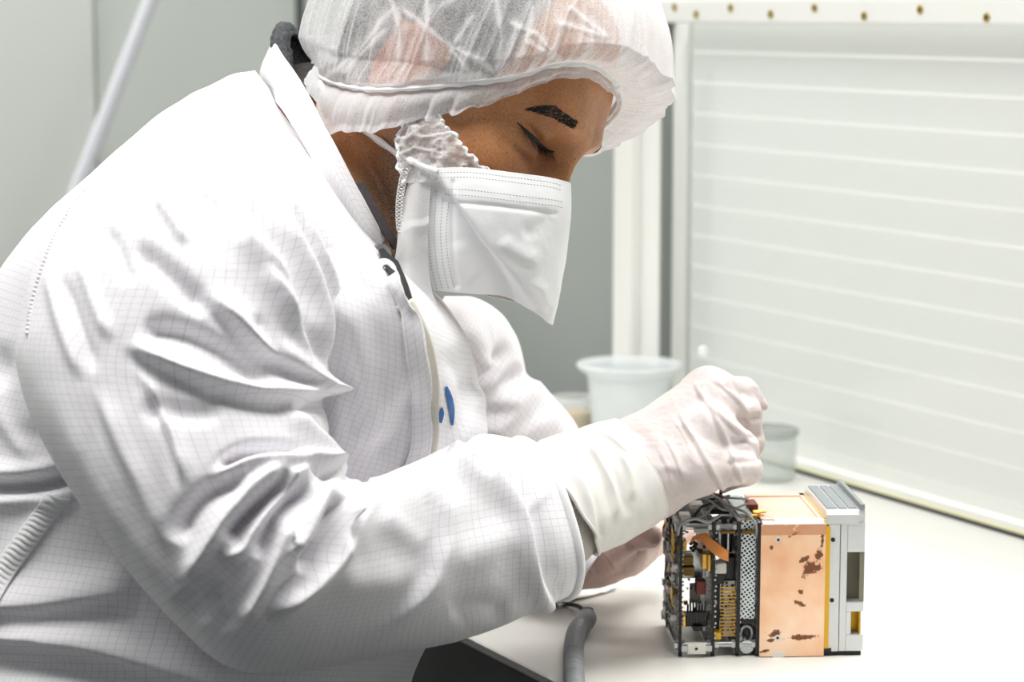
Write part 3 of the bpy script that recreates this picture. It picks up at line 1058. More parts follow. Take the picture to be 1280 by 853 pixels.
n = len(rm.vertices); BV = np.zeros(n * 3, np.float32); rm.vertices.foreach_get('co', BV); BV = BV.reshape(-1, 3).astype(float)
quad = [tuple(p.vertices) for p in rm.polygons if len(p.vertices) == 4]
BF = np.array(quad)
BV = relax(BV, BF, 14)

# finer faces over the visible face and ear
loc = toHL(BV)
sel = (loc[:, 1] > -.035) & (loc[:, 2] > -.07) & (loc[:, 2] < .115) & (loc[:, 0] > -.06)
bm = bmesh.new(); tmp = mesh_np('tmp', BV, BF); bm.from_mesh(tmp)
bm.verts.ensure_lookup_table()
es = [e for e in bm.edges if sel[e.verts[0].index] and sel[e.verts[1].index]]
bmesh.ops.subdivide_edges(bm, edges=es, cuts=1, use_grid_fill=True)
bmesh.ops.triangulate(bm, faces=[f for f in bm.faces if len(f.verts) > 4])
bm.to_mesh(tmp); bm.free()
n = len(tmp.vertices); BV = np.zeros(n * 3, np.float32); tmp.vertices.foreach_get('co', BV); BV = BV.reshape(-1, 3).astype(float)

# ---- sculpt the face (head axes, metres)
L = toHL(BV)
x, y, z = L[:, 0], L[:, 1], L[:, 2]
face = sstep(.0, .05, y)
def G2(cx, cz, sx, sz, rot=0.0):
    dx, dz = np.abs(x) - cx, z - cz
    c, s = math.cos(rot), math.sin(rot)
    u, v = dx * c + dz * s, -dx * s + dz * c
    return np.exp(-.5 * ((u / sx) ** 2 + (v / sz) ** 2))
dy = np.zeros(n)
nz = np.interp(z, [-.047, -.040, -.032, -.020, -.008, .008, .022, .032, .042, .052], [0, .004, .011, .017, .0165, .0145, .011, .008, .004, 0])
ns = np.interp(z, [-.05, -.03, -.018, 0, .02, .045], [.017, .0155, .0125, .0095, .0085, .013])
dy += nz * np.exp(-.5 * (np.abs(x) / ns) ** 2.6)
dy += .009 * np.exp(-.5 * (((np.abs(x) - .0165) / .0055) ** 2 + ((z + .027) / .0075) ** 2))
dy += .0068 * G2(.028, .044, .021, .0075, -.12)           # brow ridge
dy -= .0155 * G2(.031, .021, .017, .0120)                   # socket
dy -= .006 * G2(.016, .022, .006, .010)                     # inner corner
dy += .0112 * G2(.0325, .0190, .0125, .0085)                # lids over the eyeball
dy += .0020 * G2(.034, .029, .013, .0035, -.1)              # fold above the lid
dy -= .0042 * G2(.033, .0262, .013, .0015, .22)
dy -= .0030 * G2(.034, .0100, .011, .0022, .1)              # under the lower lid
dy += .0060 * G2(.047, -.006, .020, .014)                   # cheekbone
dy -= .0035 * G2(.046, -.045, .016, .018)
dy += .006 * G2(0, -.046, .024, .007) + .004 * G2(0, -.058, .018, .005) + .006 * G2(0, -.078, .018, .008)
dy -= .003 * G2(0, -.052, .02, .0025)
dx_ = np.sign(x) * (.004 * np.exp(-.5 * (((y - .05) / .018) ** 2 + ((z + .008) / .014) ** 2)) - .0045 * np.exp(-.5 * (((y - .058) / .016) ** 2 + ((z - .03) / .02) ** 2)))
L[:, 1] += dy * face; L[:, 0] += dx_ * sstep(.012, .042, np.abs(x))
BV = HL(L)

# ears, joined to the head surface
def ear_pts(side):
    V, F = surface_nets(lambda X: ear_field(X), np.array([-.004, -.034, -.040]), np.array([.03, .030, .040]), .0013)
    V = relax(V, F, 4)
    return V, F
def ear_field(X):
    u, v = X[..., 1], X[..., 2]
    r = np.sqrt((u / .0185) ** 2 + ((v - .002) / .031) ** 2)
    bend = .006 + .005 * np.clip(-u / .018, -1, 1)
    plate = np.maximum((r - 1) * .018, np.abs(X[..., 0] - bend) - .0035)
    ring = np.sqrt(((r - .92) * .019) ** 2 + (X[..., 0] - bend - .003) ** 2) - .0042
    ring2 = np.sqrt(((r - .52) * .019) ** 2 + (X[..., 0] - bend - .002) ** 2) - .003
    lobe = np.linalg.norm(X - np.array([.010, .006, -.028], np.float32), axis=-1) - .0085
    bowl = np.linalg.norm(X - np.array([.018, .004, -.004], np.float32), axis=-1) - .0095
    root = seg_dist(X, (-.004, .006, .012), (-.004, .006, -.02), .0085, .0085)
    tr = seg_dist(X, (.008, .014, .002), (.008, .013, -.008), .0042, .0038)
    f = smin(smin(plate, ring, .003), smin(ring2, lobe, .003), .003)
    f = smin(np.maximum(f, -bowl), smin(root, tr, .003), .003)
    return f
EV, EF = ear_pts(1)
bm = bmesh.new(); tmp2 = mesh_np('tmp2', BV, np.zeros((0, 4), int)) if False else None
tmp.vertices.foreach_set('co', BV.astype(np.float32).ravel()); tmp.update()
bm.from_mesh(tmp)
for s in (1, -1):
    q = EV.copy(); q = q * .86 + np.array([.0705, -.014, .016]); q[:, 0] *= s
    vs = [bm.verts.new(p) for p in HL(q)]
    for f in EF:
        f = f if s > 0 else f[::-1]
        bm.faces.new([vs[k] for k in f])
bm.to_mesh(tmp); bm.free()

# skin colour masks: beard shadow on jaw and neck, warm ears
n = len(tmp.vertices); BV = np.zeros(n * 3, np.float32); tmp.vertices.foreach_get('co', BV); BV = BV.reshape(-1, 3).astype(float)
L = toHL(BV); x, y, z = L.T
beard = sstep(-.005, -.035, z - .35 * np.clip(.05 - y, 0, 1) * 0 - .0) * sstep(-.03, .01, y) * sstep(-.20, -.15, z)
beard = np.maximum(beard, np.exp(-.5 * (((y - .012) / .012) ** 2 + ((z + .02) / .03) ** 2)) * (np.abs(x) > .05))
earm = sstep(.072, .078, np.abs(x)) * (np.abs(y + .014) < .03) * (np.abs(z - .014) < .05)
col = np.stack([beard, earm, np.zeros(n), np.ones(n)], -1)
at = tmp.color_attributes.new('tone', 'FLOAT_COLOR', 'POINT'); at.data.foreach_set('color', col.astype(np.float32).ravel())

sk = NT('skin'); b = sk.bsdf(srgb(170, 110, 72), .42, 0, .45)
b.inputs['Subsurface Weight'].default_value = .12; b.inputs['Subsurface Radius'].default_value = (.9, .35, .2); b.inputs['Subsurface Scale'].default_value = .004
oc = sk.coord()
n1 = sk.noise(24, 4, .6, oc); n2 = sk.noise(620, 3, .7, oc); n3 = sk.noise(1100, 2, .7, oc)
base = sk.ramp(n1.outputs['Fac'], [(.3, srgb(172, 114, 72)[:3]), (.55, srgb(198, 138, 92)[:3]), (.75, srgb(214, 158, 112)[:3])])
pores = sk.ramp(n2.outputs['Fac'], [(.38, (.74, .66, .62)), (.56, (1, 1, 1))])
base = sk.mix(.75, base, pores, 'MULTIPLY')
ca = sk.n('ShaderNodeVertexColor', layer_name='tone'); sp = sk.n('ShaderNodeSeparateColor'); sk.l(ca.outputs[0], sp.inputs[0])
stub = sk.ramp(n3.outputs['Fac'], [(.42, (.10, .07, .055)), (.60, (.42, .28, .18))])
base = sk.mix(sk.math('MULTIPLY', sp.outputs[0], .85), base, stub)
base = sk.mix(sk.math('MULTIPLY', sp.outputs[1], .45), base, srgb(206, 118, 92))
vor = sk.n('ShaderNodeTexVoronoi'); vor.inputs['Scale'].default_value = 130; sk.l(oc, vor.inputs['Vector'])
mole = sk.math('LESS_THAN', vor.outputs['Distance'], .085)
base = sk.mix(sk.math('MULTIPLY', mole, .55), base, srgb(70, 38, 24))
sk.l(base, b.inputs['Base Color'])
sk.bump(sk.math('ADD', n2.outputs['Fac'], sk.math('MULTIPLY', n3.outputs['Fac'], .5)), .35, .0006, b)
tmp.name = 'body'
tmp.materials.append(sk.m)
body = link('body', tmp); keep_world(body, person)

tree = BVHTree.FromPolygons([tuple(v) for v in BV], [tuple(p.vertices) for p in tmp.polygons])
def on_body(px, py, off=0.0):
    o_ = Vector(CAM); d_ = Vector(P(px, py, 1.0) - CAM).normalized()
    h = tree.ray_cast(o_, d_)
    if h[0] is None: return None, None
    return np.array(h[0] + h[1] * off), np.array(h[1])
def near_body(p):
    h = tree.find_nearest(Vector(p))
    return np.array(h[0]), np.array(h[1])

# ---- hair: cropped cap lying on the scalp
m_hair = plain('dark_hair', srgb(38, 31, 28), .6, noise=.3, nscale=260)
front = np.interp(z, [-.02, .0, .02, .04, .06, .08, .10, .2], [.012, .016, .028, .040, .042, .041, .038, .03])
hairy = (y < front) & (z > np.interp(y, [-.1, -.05, -.02, .02, .1], [-.03, -.035, .0, -.012, -.01])) & (np.abs(x) < .0775)
hairy &= ~((np.abs(y + .014) < .022) & (z < .044) & (np.abs(x) > .06))
fs = [tuple(p.vertices) for p in tmp.polygons if all(hairy[v] for v in p.vertices)]
used = sorted({v for f in fs for v in f}); mp = {v: k for k, v in enumerate(used)}
nrm = np.zeros(n * 3, np.float32); tmp.vertices.foreach_get('normal', nrm); nrm = nrm.reshape(-1, 3)
hv = BV[used] + nrm[used] * (.0022 + .0012 * vnoise(*(BV[used].T * 420)))[:, None]
me = bpy.data.meshes.new('hair'); me.from_pydata([tuple(v) for v in hv], [], [tuple(mp[v] for v in f) for f in fs]); me.update()
keep_world(link('hair', me, m_hair), person)

# ---- brows, lashes and eyes
def hairs(name, roots, dirs, length, rad, mat, seed, scale=None):
    r_ = np.random.default_rng(seed); mb = MB()
    for i_, (p, d) in enumerate(zip(roots, dirs)):
        a = np.asarray(p); e = a + d * length * (scale[i_] if scale is not None else 1) * r_.uniform(.7, 1.25)
        mb.rod(a - d * .0008, e, rad * r_.uniform(.7, 1.2), rad * .15, 5)
    return keep_world(mb.build(name, mat, None, True), person)
r_ = np.random.default_rng(4)
top_ = smooth_poly([(658, 136), (676, 133), (692, 132), (706, 141), (722, 152)], 60)
bot_ = smooth_poly([(659, 137), (676, 141), (690, 147), (703, 154), (717, 161)], 60)
roots, dirs, scl = [], [], []
for _ in range(800):
    k = int(59 * r_.random() ** .55); f = r_.random()
    q = top_[k] * f + bot_[k] * (1 - f)
    p, nn = on_body(*(q + r_.normal(0, .6, 2)))
    if p is None: continue
    tq = top_[max(0, k - 6)] - top_[min(59, k + 1)]
    d = RGT * tq[0] - CUP * tq[1]; d /= np.linalg.norm(d)
    d = d + nn * .16 + CUP * (.35 * k / 59) + r_.normal(0, .10, 3); d /= np.linalg.norm(d)
    roots.append(p); dirs.append(d); scl.append(.45 + .55 * k / 59)
hairs('eyebrow', roots, dirs, .0058, .00026, m_hair, 1, scl)
mr, mdv = [], []
for p, d in zip(roots, dirs):
    q = toHL(p[None])[0]; q[0] *= -1
    w_, _n = near_body(HL(q)); dl = d @ HB.T; dl[0] *= -1
    mr.append(w_); mdv.append(dl @ HB)
hairs('eyebrow', mr, mdv, .0058, .00026, m_hair, 2, scl)

m_lash = plain('lash', srgb(16, 12, 11), .5)
def ribbon(name, line, widths, off, mat, mirror=True, fwd=.0):
    """tapered ridge lying on the skin"""
    ln = smooth_poly(line, 40); out = []
    for k in range(40):
        p, nn = on_body(*ln[k], off)
        if p is not None: out.append(p)
    out = arc_spline(np.array(out), 40)
    mb = MB(); pr = lambda t: np.interp(t, np.linspace(0, 1, len(widths)), widths)
    mb.pipe(out, 1.0, n=40, seg=8, prof=pr)
    o1 = keep_world(mb.build(name, mat, None, True), person)
    if mirror:
        q = toHL(out); q[:, 0] *= -1
        keep_world(MB().pipe(HL(q), 1.0, n=40, seg=8, prof=pr).build(name, mat, None, True), person)
    return out
lash = ribbon('eyelid_line', [(646, 153), (654, 160), (664, 170), (675, 181), (685, 188), (693, 190)], [.0003, .0011, .0016, .0018, .0014, .0004], .0000, m_lash)
lr, ld_ = [], []
for k in range(3, 39):
    for _ in range(2):
        p = lash[k] + r_.normal(0, .0003, 3)
        d = RGT * .25 - CUP * .9 + BCK * .42 + r_.normal(0, .08, 3); d /= np.linalg.norm(d)
        lr.append(p); ld_.append(d)
hairs('eyelashes', lr, ld_, .0090, .00028, m_lash, 3)
q = toHL(np.array(lr)); q[:, 0] *= -1; e = np.array(ld_) @ HB.T; e[:, 0] *= -1
hairs('eyelashes', HL(q), e @ HB, .0068, .00026, m_lash, 5)
m_lid = plain('lid_crease', srgb(104, 62, 40), .5)

# ---- trousers and shoes (under the bench)
def legs_field(X, grow):
    f = None
    for hip, knee, ank, toe in legs:
        a = seg_dist(X, hip, knee, .075 + grow, .056 + grow); c = seg_dist(X, knee, ank + np.array([0, 0, .02]), .056 + grow, .046 + grow)
        s = smin(a, c, .03); f = s if f is None else smin(f, s, .02)
    return smin(f, seg_dist(X, P(219, 1040, 1.735), P(215, 930, 1.73), .138, .138), .02)
pts = np.array([p for l in legs for p in l] + [P(215, 930, 1.73), P(222, 1120, 1.735) + np.array([-.10, 0, 0])])
V, F = surface_nets(lambda X: legs_field(X, .014), pts.min(0) - .17, pts.max(0) + .17, .011)
keep_world(link('trousers', mesh_np('trousers', relax(V, F, 6), F, None, plain('dark_trousers', srgb(40, 42, 50), .8))), person)
m_shoe = plain('shoe_leather', srgb(30, 29, 30), .4)
for hip, knee, ank, toe in legs:
    mb = MB(); M = Matrix.Translation(Vector((ank + toe) / 2 * np.array([1, 1, 0]))) @ Matrix.Rotation(math.atan2(fw[1], fw[0]), 4, 'Z')
    mb.box((-.125, -.042, .0), (.125, .042, .022), .012, M).box((-.12, -.038, .02), (.03, .038, .10), .028, M).box((-.10, -.036, .02), (.12, .036, .072), .024, M)
    keep_world(mb.build('shoe', m_shoe, None, True), person)
# stool carrying the person
st = empty('swivel_stool', (HIP[0] - .02, HIP[1], 0), 'round black swivel stool under the seated person', 'stool')
MB().lathe([(0, .39), (.17, .39), (.185, .405), (.185, .430), (.165, .448), (0, .45)], (0, 0, 0)).build('seat', m_black, st, True)
MB().rod((0, 0, .07), (0, 0, .39), .025).build('column', m_white, st, True)
mb = MB()
for k in range(5):
    a = k * 2 * PI / 5; mb.rod((0, 0, .085), (.27 * math.cos(a), .27 * math.sin(a), .055), .022, .016)
mb.build('foot_base', m_black, st, True)
for k in range(5):
    a = k * 2 * PI / 5; MB().ball((.27 * math.cos(a), .27 * math.sin(a), .026), .026).build('caster', m_black, st, True)
print('ear px', proj(HL(np.array([[.085, -.008, .004], [.075, .02, 0], [0, 0, .135], [0, -.1, .05], [0, .1, -.02], [0, .1, .03], [0, .09, -.11]]))))
# =================================================================== hair net, beard cover, mask
def veil(name, col, lo, hi, fscale, attr=True, thr=(.45, .62), rough=.8):
    """spun-bonded fabric: white fibres with open gaps between them"""
    t = NT(name)
    d = t.n('ShaderNodeBsdfDiffuse'); d.inputs[0].default_value = col
    tl = t.n('ShaderNodeBsdfTranslucent'); tl.inputs[0].default_value = col
    m1 = t.n('ShaderNodeMixShader'); m1.inputs[0].default_value = .38; t.l(d.outputs[0], m1.inputs[1]); t.l(tl.outputs[0], m1.inputs[2])
    tr = t.n('ShaderNodeBsdfTransparent')
    oc = t.coord()
    w1 = t.noise(fscale, 2, .6, oc, 3.5); w2 = t.noise(fscale * .55, 3, .6, oc, 5.0); w3 = t.noise(38, 3, .6, oc)
    f1 = t.math('SUBTRACT', 1.0, t.math('MULTIPLY', t.math('ABSOLUTE', t.math('SUBTRACT', w1.outputs['Fac'], .5)), 14.0))
    f2 = t.math('SUBTRACT', 1.0, t.math('MULTIPLY', t.math('ABSOLUTE', t.math('SUBTRACT', w2.outputs['Fac'], .5)), 16.0))
    fib = t.math('MAXIMUM', t.math('MAXIMUM', f1, f2), 0.0)
    cl = t.n('ShaderNodeMapRange'); cl.inputs[1].default_value = .35; cl.inputs[2].default_value = .68; cl.inputs[3].default_value = lo; cl.inputs[4].default_value = hi
    t.l(w3.outputs['Fac'], cl.inputs[0])
    a = t.math('ADD', cl.outputs[0], t.math('MULTIPLY', fib, .46))
    if attr:
        ca = t.n('ShaderNodeVertexColor', layer_name='weave'); sp = t.n('ShaderNodeSeparateColor'); t.l(ca.outputs[0], sp.inputs[0])
        a = t.math('ADD', a, sp.outputs[0])
    lw = t.n('ShaderNodeLayerWeight'); lw.inputs[0].default_value = .30
    a = t.math('ADD', a, t.math('MULTIPLY', lw.outputs['Facing'], .35))
    a = t.math('MINIMUM', a, 1.0)
    m2 = t.n('ShaderNodeMixShader'); t.l(a, m2.inputs[0]); t.l(tr.outputs[0], m2.inputs[1]); t.l(m1.outputs[0], m2.inputs[2]); t.l(m2.outputs[0], t.out.inputs[0])
    return t.m

def weave_attr(me, dens):
    at = me.color_attributes.new('weave', 'FLOAT_COLOR', 'POINT')
    c = np.zeros((len(dens), 4), np.float32); c[:, 0] = dens; c[:, 3] = 1
    at.data.foreach_set('color', c.ravel())

# ---- bouffant net
half = [(0, .079, .087), (.032, .074, .083), (.055, .063, .068), (.067, .049, .046), (.078, .022, .022), (.090, -.010, -.004), (.072, -.046, -.014), (.050, -.074, -.014), (0, -.094, -.006)]
rimpts = np.array(half + [(-p[0], p[1], p[2]) for p in half[-2:0:-1]] + [half[0]], float)
NP_, NT2 = 640, 200
k3 = np.concatenate([rimpts[-4:-1], rimpts, rimpts[1:4]])
rr = spline(k3, 6000); m0 = 6000 * 3 // (len(k3) - 1); m1 = 6000 * (len(k3) - 4) // (len(k3) - 1)
rr = rr[m0:m1]
s = np.concatenate([[0], np.cumsum(np.linalg.norm(np.diff(rr, axis=0), axis=1))])
uu = np.linspace(0, s[-1], NP_, endpoint=False)
rim = np.stack([np.interp(uu, s, rr[:, c]) for c in range(3)], -1)
ph = uu / s[-1]                                       # 0 front, .25 near ear, .5 nape, .75 far ear
Cc = np.array([0, -.006, .046]); apex = np.array([.0, -.18, .98]); apex /= np.linalg.norm(apex)
dr = rim - Cc; rl = np.linalg.norm(dr, axis=1); dr /= rl[:, None]
t = np.linspace(0, 1, NT2)
ang = np.arccos(np.clip(dr @ apex, -1, 1))
sl = (np.sin((1 - t)[None] * ang[:, None])[..., None] * dr[:, None] + np.sin(t[None] * ang[:, None])[..., None] * apex) / np.sin(ang)[:, None, None]
ell = 1 / np.sqrt((sl[..., 0] / .0795) ** 2 + (sl[..., 1] / .106) ** 2 + (sl[..., 2] / .092) ** 2)
def bumpc(c, w):                                       # circular bump in ph
    d = np.abs((ph - c + .5) % 1 - .5); return np.exp(-.5 * (d / w) ** 2)
puff = .006 + .006 * bumpc(.25, .1) + .012 * bumpc(.5, .10) + .021 * bumpc(.955, .075) + .014 * bumpc(.80, .10)
shape = np.clip(t / .10, 0, 1) ** .7 * (1 - .35 * sstep(.5, 1, t))
dist = np.maximum(ell * sstep(0, .12, t)[None] + rl[:, None] * (1 - sstep(0, .12, t))[None], ell + .003)
dist = np.where(t[None] < .02, rl[:, None], dist) + (puff[:, None] * shape[None]) + .012 * sstep(.55, 1, t)[None]
Q = Cc + sl * dist[..., None]
sag = (.013 * bumpc(.95, .06) + .006 * bumpc(.78, .1))
Q[..., 2] -= sag[:, None] * np.exp(-.5 * ((t[None] - .13) / .10) ** 2)
Q[..., 1] += .55 * sag[:, None] * np.exp(-.5 * ((t[None] - .16) / .12) ** 2)
# gathers fanning up from the elastic
PHg = ph[:, None] * np.ones_like(t)[None]; TT = np.ones_like(ph)[:, None] * t[None]
a_ = PHg * 2 * PI
gx, gy = np.cos(a_), np.sin(a_)
g1 = vnoise(gx * 9 + 3, gy * 9, TT * 1.6, 2); g2 = vnoise(gx * 26, gy * 26, TT * 2.2, 4)
amp = np.exp(-TT / .28)
wr = (.0026 * (1 - 2 * np.abs(g1)) + .0012 * (1 - 2.2 * np.abs(g2)) * amp) * sstep(0, .08, TT) * (1 - .6 * sstep(.6, 1, TT))
wr += .004 * vnoise(gx * 3, gy * 3, TT * 4, 8) * sstep(.05, .3, TT) * (puff[:, None] > .02)
Q += sl * wr[..., None]
dens = .40 * np.clip(1 - np.abs(g2) * 5, 0, 1) * np.exp(-TT / .20) + .45 * np.clip(1 - np.abs(g1) * 14, 0, 1) * np.exp(-TT / .6)
dens += .75 * np.exp(-TT / .018)
dens += .85 * (bumpc(.92, .08))[:, None] * sstep(.02, .1, TT)
# frill below the elastic
fl = .020 * bumpc(.27, .10) + .013 * bumpc(.38, .08) + .005 + .004 * bumpc(.0, .1)
nf = 34; f = np.linspace(1, 0, nf, endpoint=False)
out = dr.copy(); out[:, 2] = 0; out /= np.linalg.norm(out, axis=1, keepdims=True)
af = ph * 2 * PI
ruf = vnoise(np.cos(af) * 14, np.sin(af) * 14, np.zeros(NP_), 12) + .3 * vnoise(np.cos(af) * 40, np.sin(af) * 40, np.zeros(NP_), 13)
ruf_len = 1 + .12 * vnoise(np.cos(af) * 14, np.sin(af) * 14, np.zeros(NP_), 14)
Fr = np.zeros((NP_, nf, 3))
for k in range(nf):
    e = f[k]
    Fr[:, k] = rim - np.array([0, 0, 1]) * (fl * ruf_len * e)[:, None] * .95 + np.array([0, .35, 0]) * (fl * e)[:, None] * .4 + out * ((.0035 * math.sin(PI * min(1, e * 1.2)) + .0028 * ruf * e)[:, None])
densf = (.42 + .25 * np.clip(1 - np.abs(vnoise(np.cos(af) * 40, np.sin(af) * 40, np.zeros(NP_), 3)) * 4, 0, 1))[:, None] * np.ones(nf)[None] + .5 * np.exp(-f / .08)[None]
Q = np.concatenate([Fr, Q], 1); dens = np.concatenate([densf, dens], 1)
W = HL(Q.reshape(-1, 3))
# keep the cloth clear of the skin
for i, p in enumerate(W):
    h = tree.find_nearest(Vector(p), .02)
    if h[0] is not None:
        sd_ = (Vector(p) - h[0]).dot(h[1])
        if sd_ < .0034: W[i] = np.array(h[0] + h[1] * .0034)
# tucks seen on the near side
tucks = [[(402, 105), (447, 67), (492, 11)], [(489, 0), (500, 37), (500, 79)], [(507, 15), (560, 56), (605, 79), (616, 88)], [(620, 0), (627, 49), (620, 86)],
         [(665, 11), (657, 52), (699, 75)], [(672, 45), (699, 75)], [(714, 11), (755, 45)], [(534, 0), (534, 75)], [(417, 60), (395, 101)], [(740, 56), (717, 90)],
         [(590, 22), (571, 52)], [(699, 75), (690, 88)], [(640, 30), (672, 45)], [(755, 45), (700, 30)], [(430, 90), (480, 40)], [(585, 88), (560, 56)], [(450, 118), (520, 100), (600, 92)]]
xy = proj(W); near = ((toHL(W)[:, 0] > .0) | (toHL(W)[:, 1] > .08))
D2 = np.zeros(len(W)); up_ = np.zeros(len(W))
for tk in tucks:
    d, s_, tt = polydist(xy[:, :2], np.array(tk, float))
    wv = 2.4 + 1.6 * np.sin(tt * 9)
    D2 = np.maximum(D2, .42 * np.exp(-(d / wv) ** 2) + .12 * np.exp(-d / 10)); up_ = np.maximum(up_, np.exp(-(d / 4.5) ** 2))
dens = np.clip(dens.reshape(-1) + D2 * near, 0, 1)
cen = HL(Cc); rad_ = W - cen; rad_ /= np.linalg.norm(rad_, axis=1, keepdims=True)
W = W + rad_ * (.0009 * up_ * near)[:, None]
nc = NT2 + nf
m_net = veil('net_fabric', (.92, .92, .925, 1), .14, .32, 300)
me2 = np.stack([np.arange(nc - 1) + (NP_ - 1) * nc, np.arange(nc - 1) + 1 + (NP_ - 1) * nc, np.arange(nc - 1) + 1, np.arange(nc - 1)], -1)
me = mesh_np('hair_net', W, np.concatenate([grid_faces(NP_, nc), me2]), None, m_net)
weave_attr(me, dens)
net = link('hair_net', me); keep_world(net, person)
el = W.reshape(NP_, nc, 3)[:, nf + 1] + rad_.reshape(NP_, nc, 3)[:, nf + 1] * .0012
keep_world(MB().pipe(np.concatenate([el[::4], el[:1]]), .0017, n=300, seg=8, prof=lambda q: 1 + .25 * math.sin(q * 260)).build('elastic', plain('elastic_white', (.88, .88, .88, 1), .8), None, True), net)

# ---- beard cover
m_lace = veil('lace_fabric', (.92, .92, .92, 1), .18, .50, 420)
def veil_patch(name, ctrl, nv, nu, mat, parent, amp, sc, seed, base=.0, edge=.4):
    S = PA(bicubic(np.array(ctrl, float), nv, nu))
    N = grid_normals(S, False)
    if ((CAM - S) * N).sum() < 0: N = -N
    h = fbm(S[..., 0] * sc, S[..., 1] * sc, S[..., 2] * sc, 3, seed); rg = 1 - 2.5 * np.abs(fbm(S[..., 0] * sc * .8, S[..., 1] * sc, S[..., 2] * sc * .8, 2, seed + 3))
    S = S + N * (amp * (.5 * h + .7 * np.clip(rg, 0, 1)))[..., None]
    me = mesh_np(name, S.reshape(-1, 3), grid_faces(nv, nu), sheet_uv(S), mat)
    i, j = np.meshgrid(np.linspace(0, 1, nv), np.linspace(0, 1, nu), indexing='ij')
    e = np.minimum(np.minimum(i, 1 - i), np.minimum(j, 1 - j))
    weave_attr(me, np.clip(base + edge * np.exp(-e / .05) + .5 * np.clip(rg, 0, 1) ** 3, 0, 1).ravel())
    o = link(name, me); keep_world(o, parent); return o, S
lobe = [
    [(506, 153, 1.641), (518, 143, 1.640), (540, 139, 1.638), (553, 156, 1.636)],
    [(498, 176, 1.638), (520, 168, 1.634), (548, 164, 1.632), (573, 178, 1.631)],
    [(499, 205, 1.636), (522, 200, 1.632), (555, 196, 1.630), (594, 201, 1.629)],
    [(506, 229, 1.635), (530, 228, 1.632), (566, 226, 1.631), (614, 219, 1.631)],
]
bc, S = veil_patch('beard_cover', lobe, 110, 110, m_lace, person, .0030, 150, 51)
edge = np.concatenate([S[::-4, 0], S[0, ::4], S[::4, -1]])
edge = edge + .0016 * np.stack([vnoise(np.arange(len(edge)) * .9, np.zeros(len(edge)), None, k) for k in range(3)], -1)
m_frill = plain('elastic_frill', (.86, .86, .86, 1), .8, noise=.04, nscale=500)
keep_world(MB().pipe(edge, .0012, n=260, seg=8, prof=lambda q: 1 + .22 * math.sin(q * 150)).build('frill', m_frill, None, True), bc)
flap = [
    [(518, 208, 1.637), (528, 211, 1.634), (540, 214, 1.633)],
    [(504, 250, 1.636), (520, 250, 1.631), (537, 255, 1.632)],
    [(497, 300, 1.636), (514, 300, 1.629), (535, 300, 1.633)],
    [(493, 345, 1.634), (513, 350, 1.627), (538, 352, 1.635)],
    [(491, 362, 1.632), (520, 386, 1.627), (552, 405, 1.636)],
]
o, S = veil_patch('beard_cover_flap', flap, 120, 60, veil('flap_fabric', (.90, .90, .90, 1), .72, .85, 420), bc, .0022, 45, 61, .1)
# looped edging between lobe and flap
mb = MB()
for k in range(17):
    q = k / 16; px, py = 506 - 7 * math.sin(q * 2.2) , 214 + 72 * q
    p = P(px, py, 1.634)
    a = np.linspace(0, 2 * PI, 13)
    mb.pipe([p + .0021 * (math.cos(v) * RGT * 1.1 + math.sin(v) * CUP) + BCK * .0006 * math.sin(3 * v) for v in a], .00045, n=16, seg=5)
keep_world(mb.build('edging', m_frill, None, True), bc)

# ---- mask
m_mask = NT('mask_fabric'); b = m_mask.bsdf((.87, .875, .88, 1), .85, 0, .2); b.inputs['Sheen Weight'].default_value = .1
mn = m_mask.noise(240, 3, .6, m_mask.coord()); m_mask.bump(mn.outputs['Fac'], .25, .0008, b)
b.inputs['Transmission Weight'].default_value = 0
m_mask = m_mask.m
C = np.array([
    [(533, 212, 1.634), (585, 211, 1.629), (640, 217, 1.631), (686, 223, 1.648), (710, 229, 1.668), (700, 233, 1.72), (640, 226, 1.77)],
    [(531, 245, 1.634), (585, 247, 1.626), (640, 252, 1.627), (690, 257, 1.645), (711, 263, 1.670), (698, 266, 1.72), (640, 262, 1.77)],
    [(530, 290, 1.636), (585, 293, 1.628), (640, 298, 1.629), (686, 302, 1.647), (706, 306, 1.674), (692, 306, 1.72), (630, 300, 1.77)],
    [(533, 330, 1.639), (585, 335, 1.634), (635, 340, 1.634), (680, 350, 1.651), (696, 356, 1.678), (682, 350, 1.72), (620, 340, 1.76)],
    [(541, 364, 1.645), (590, 369, 1.640), (632, 373, 1.640), (664, 388, 1.656), (684, 405, 1.680), (664, 384, 1.72), (610, 370, 1.75)],
], float)
S = PA(bicubic(C, 200, 330))
N = grid_normals(S, False)
if ((CAM - S) * N).sum() < 0: N = -N
xy = proj(S.reshape(-1, 3))
foldline = smooth_poly([(528, 200), (560, 238), (602, 298), (634, 340), (650, 368), (654, 390)])
d, s_, tt = polydist(xy[:, :2], foldline)
hgt = np.where(s_ > 0, -1, 1) * (1 - np.exp(-d / 2.0)) * np.exp(-d / 70.0) * .0055
vis = (np.einsum('ij,ij->i', N.reshape(-1, 3), CAM - S.reshape(-1, 3)) > 0)
S = S + (N.reshape(-1, 3) * (hgt * vis)[:, None]).reshape(S.shape)
S = crease(S, N, [([(620, 300), (650, 318), (676, 330)], 1.6, 9, .3), ([(690, 262), (672, 285), (650, 296)], -1.4, 10, 0), ([(570, 300), (580, 330), (600, 350)], 1.0, 16, 0),
                  ([(660, 352), (676, 366), (684, 392)], 2.0, 7, .5), ([(548, 252), (620, 258), (700, 268)], -1.2, 3.5, 0, .05, .05), ([(566, 222), (566, 300), (572, 364)], -1.2, 3.5, 0, .05, .05), ([(648, 372), (660, 384), (676, 396)], -1.8, 6, 0)])
S += N * (.0007 * fbm(S[..., 0] * 50, S[..., 1] * 50, S[..., 2] * 50, 3, 71))[..., None]
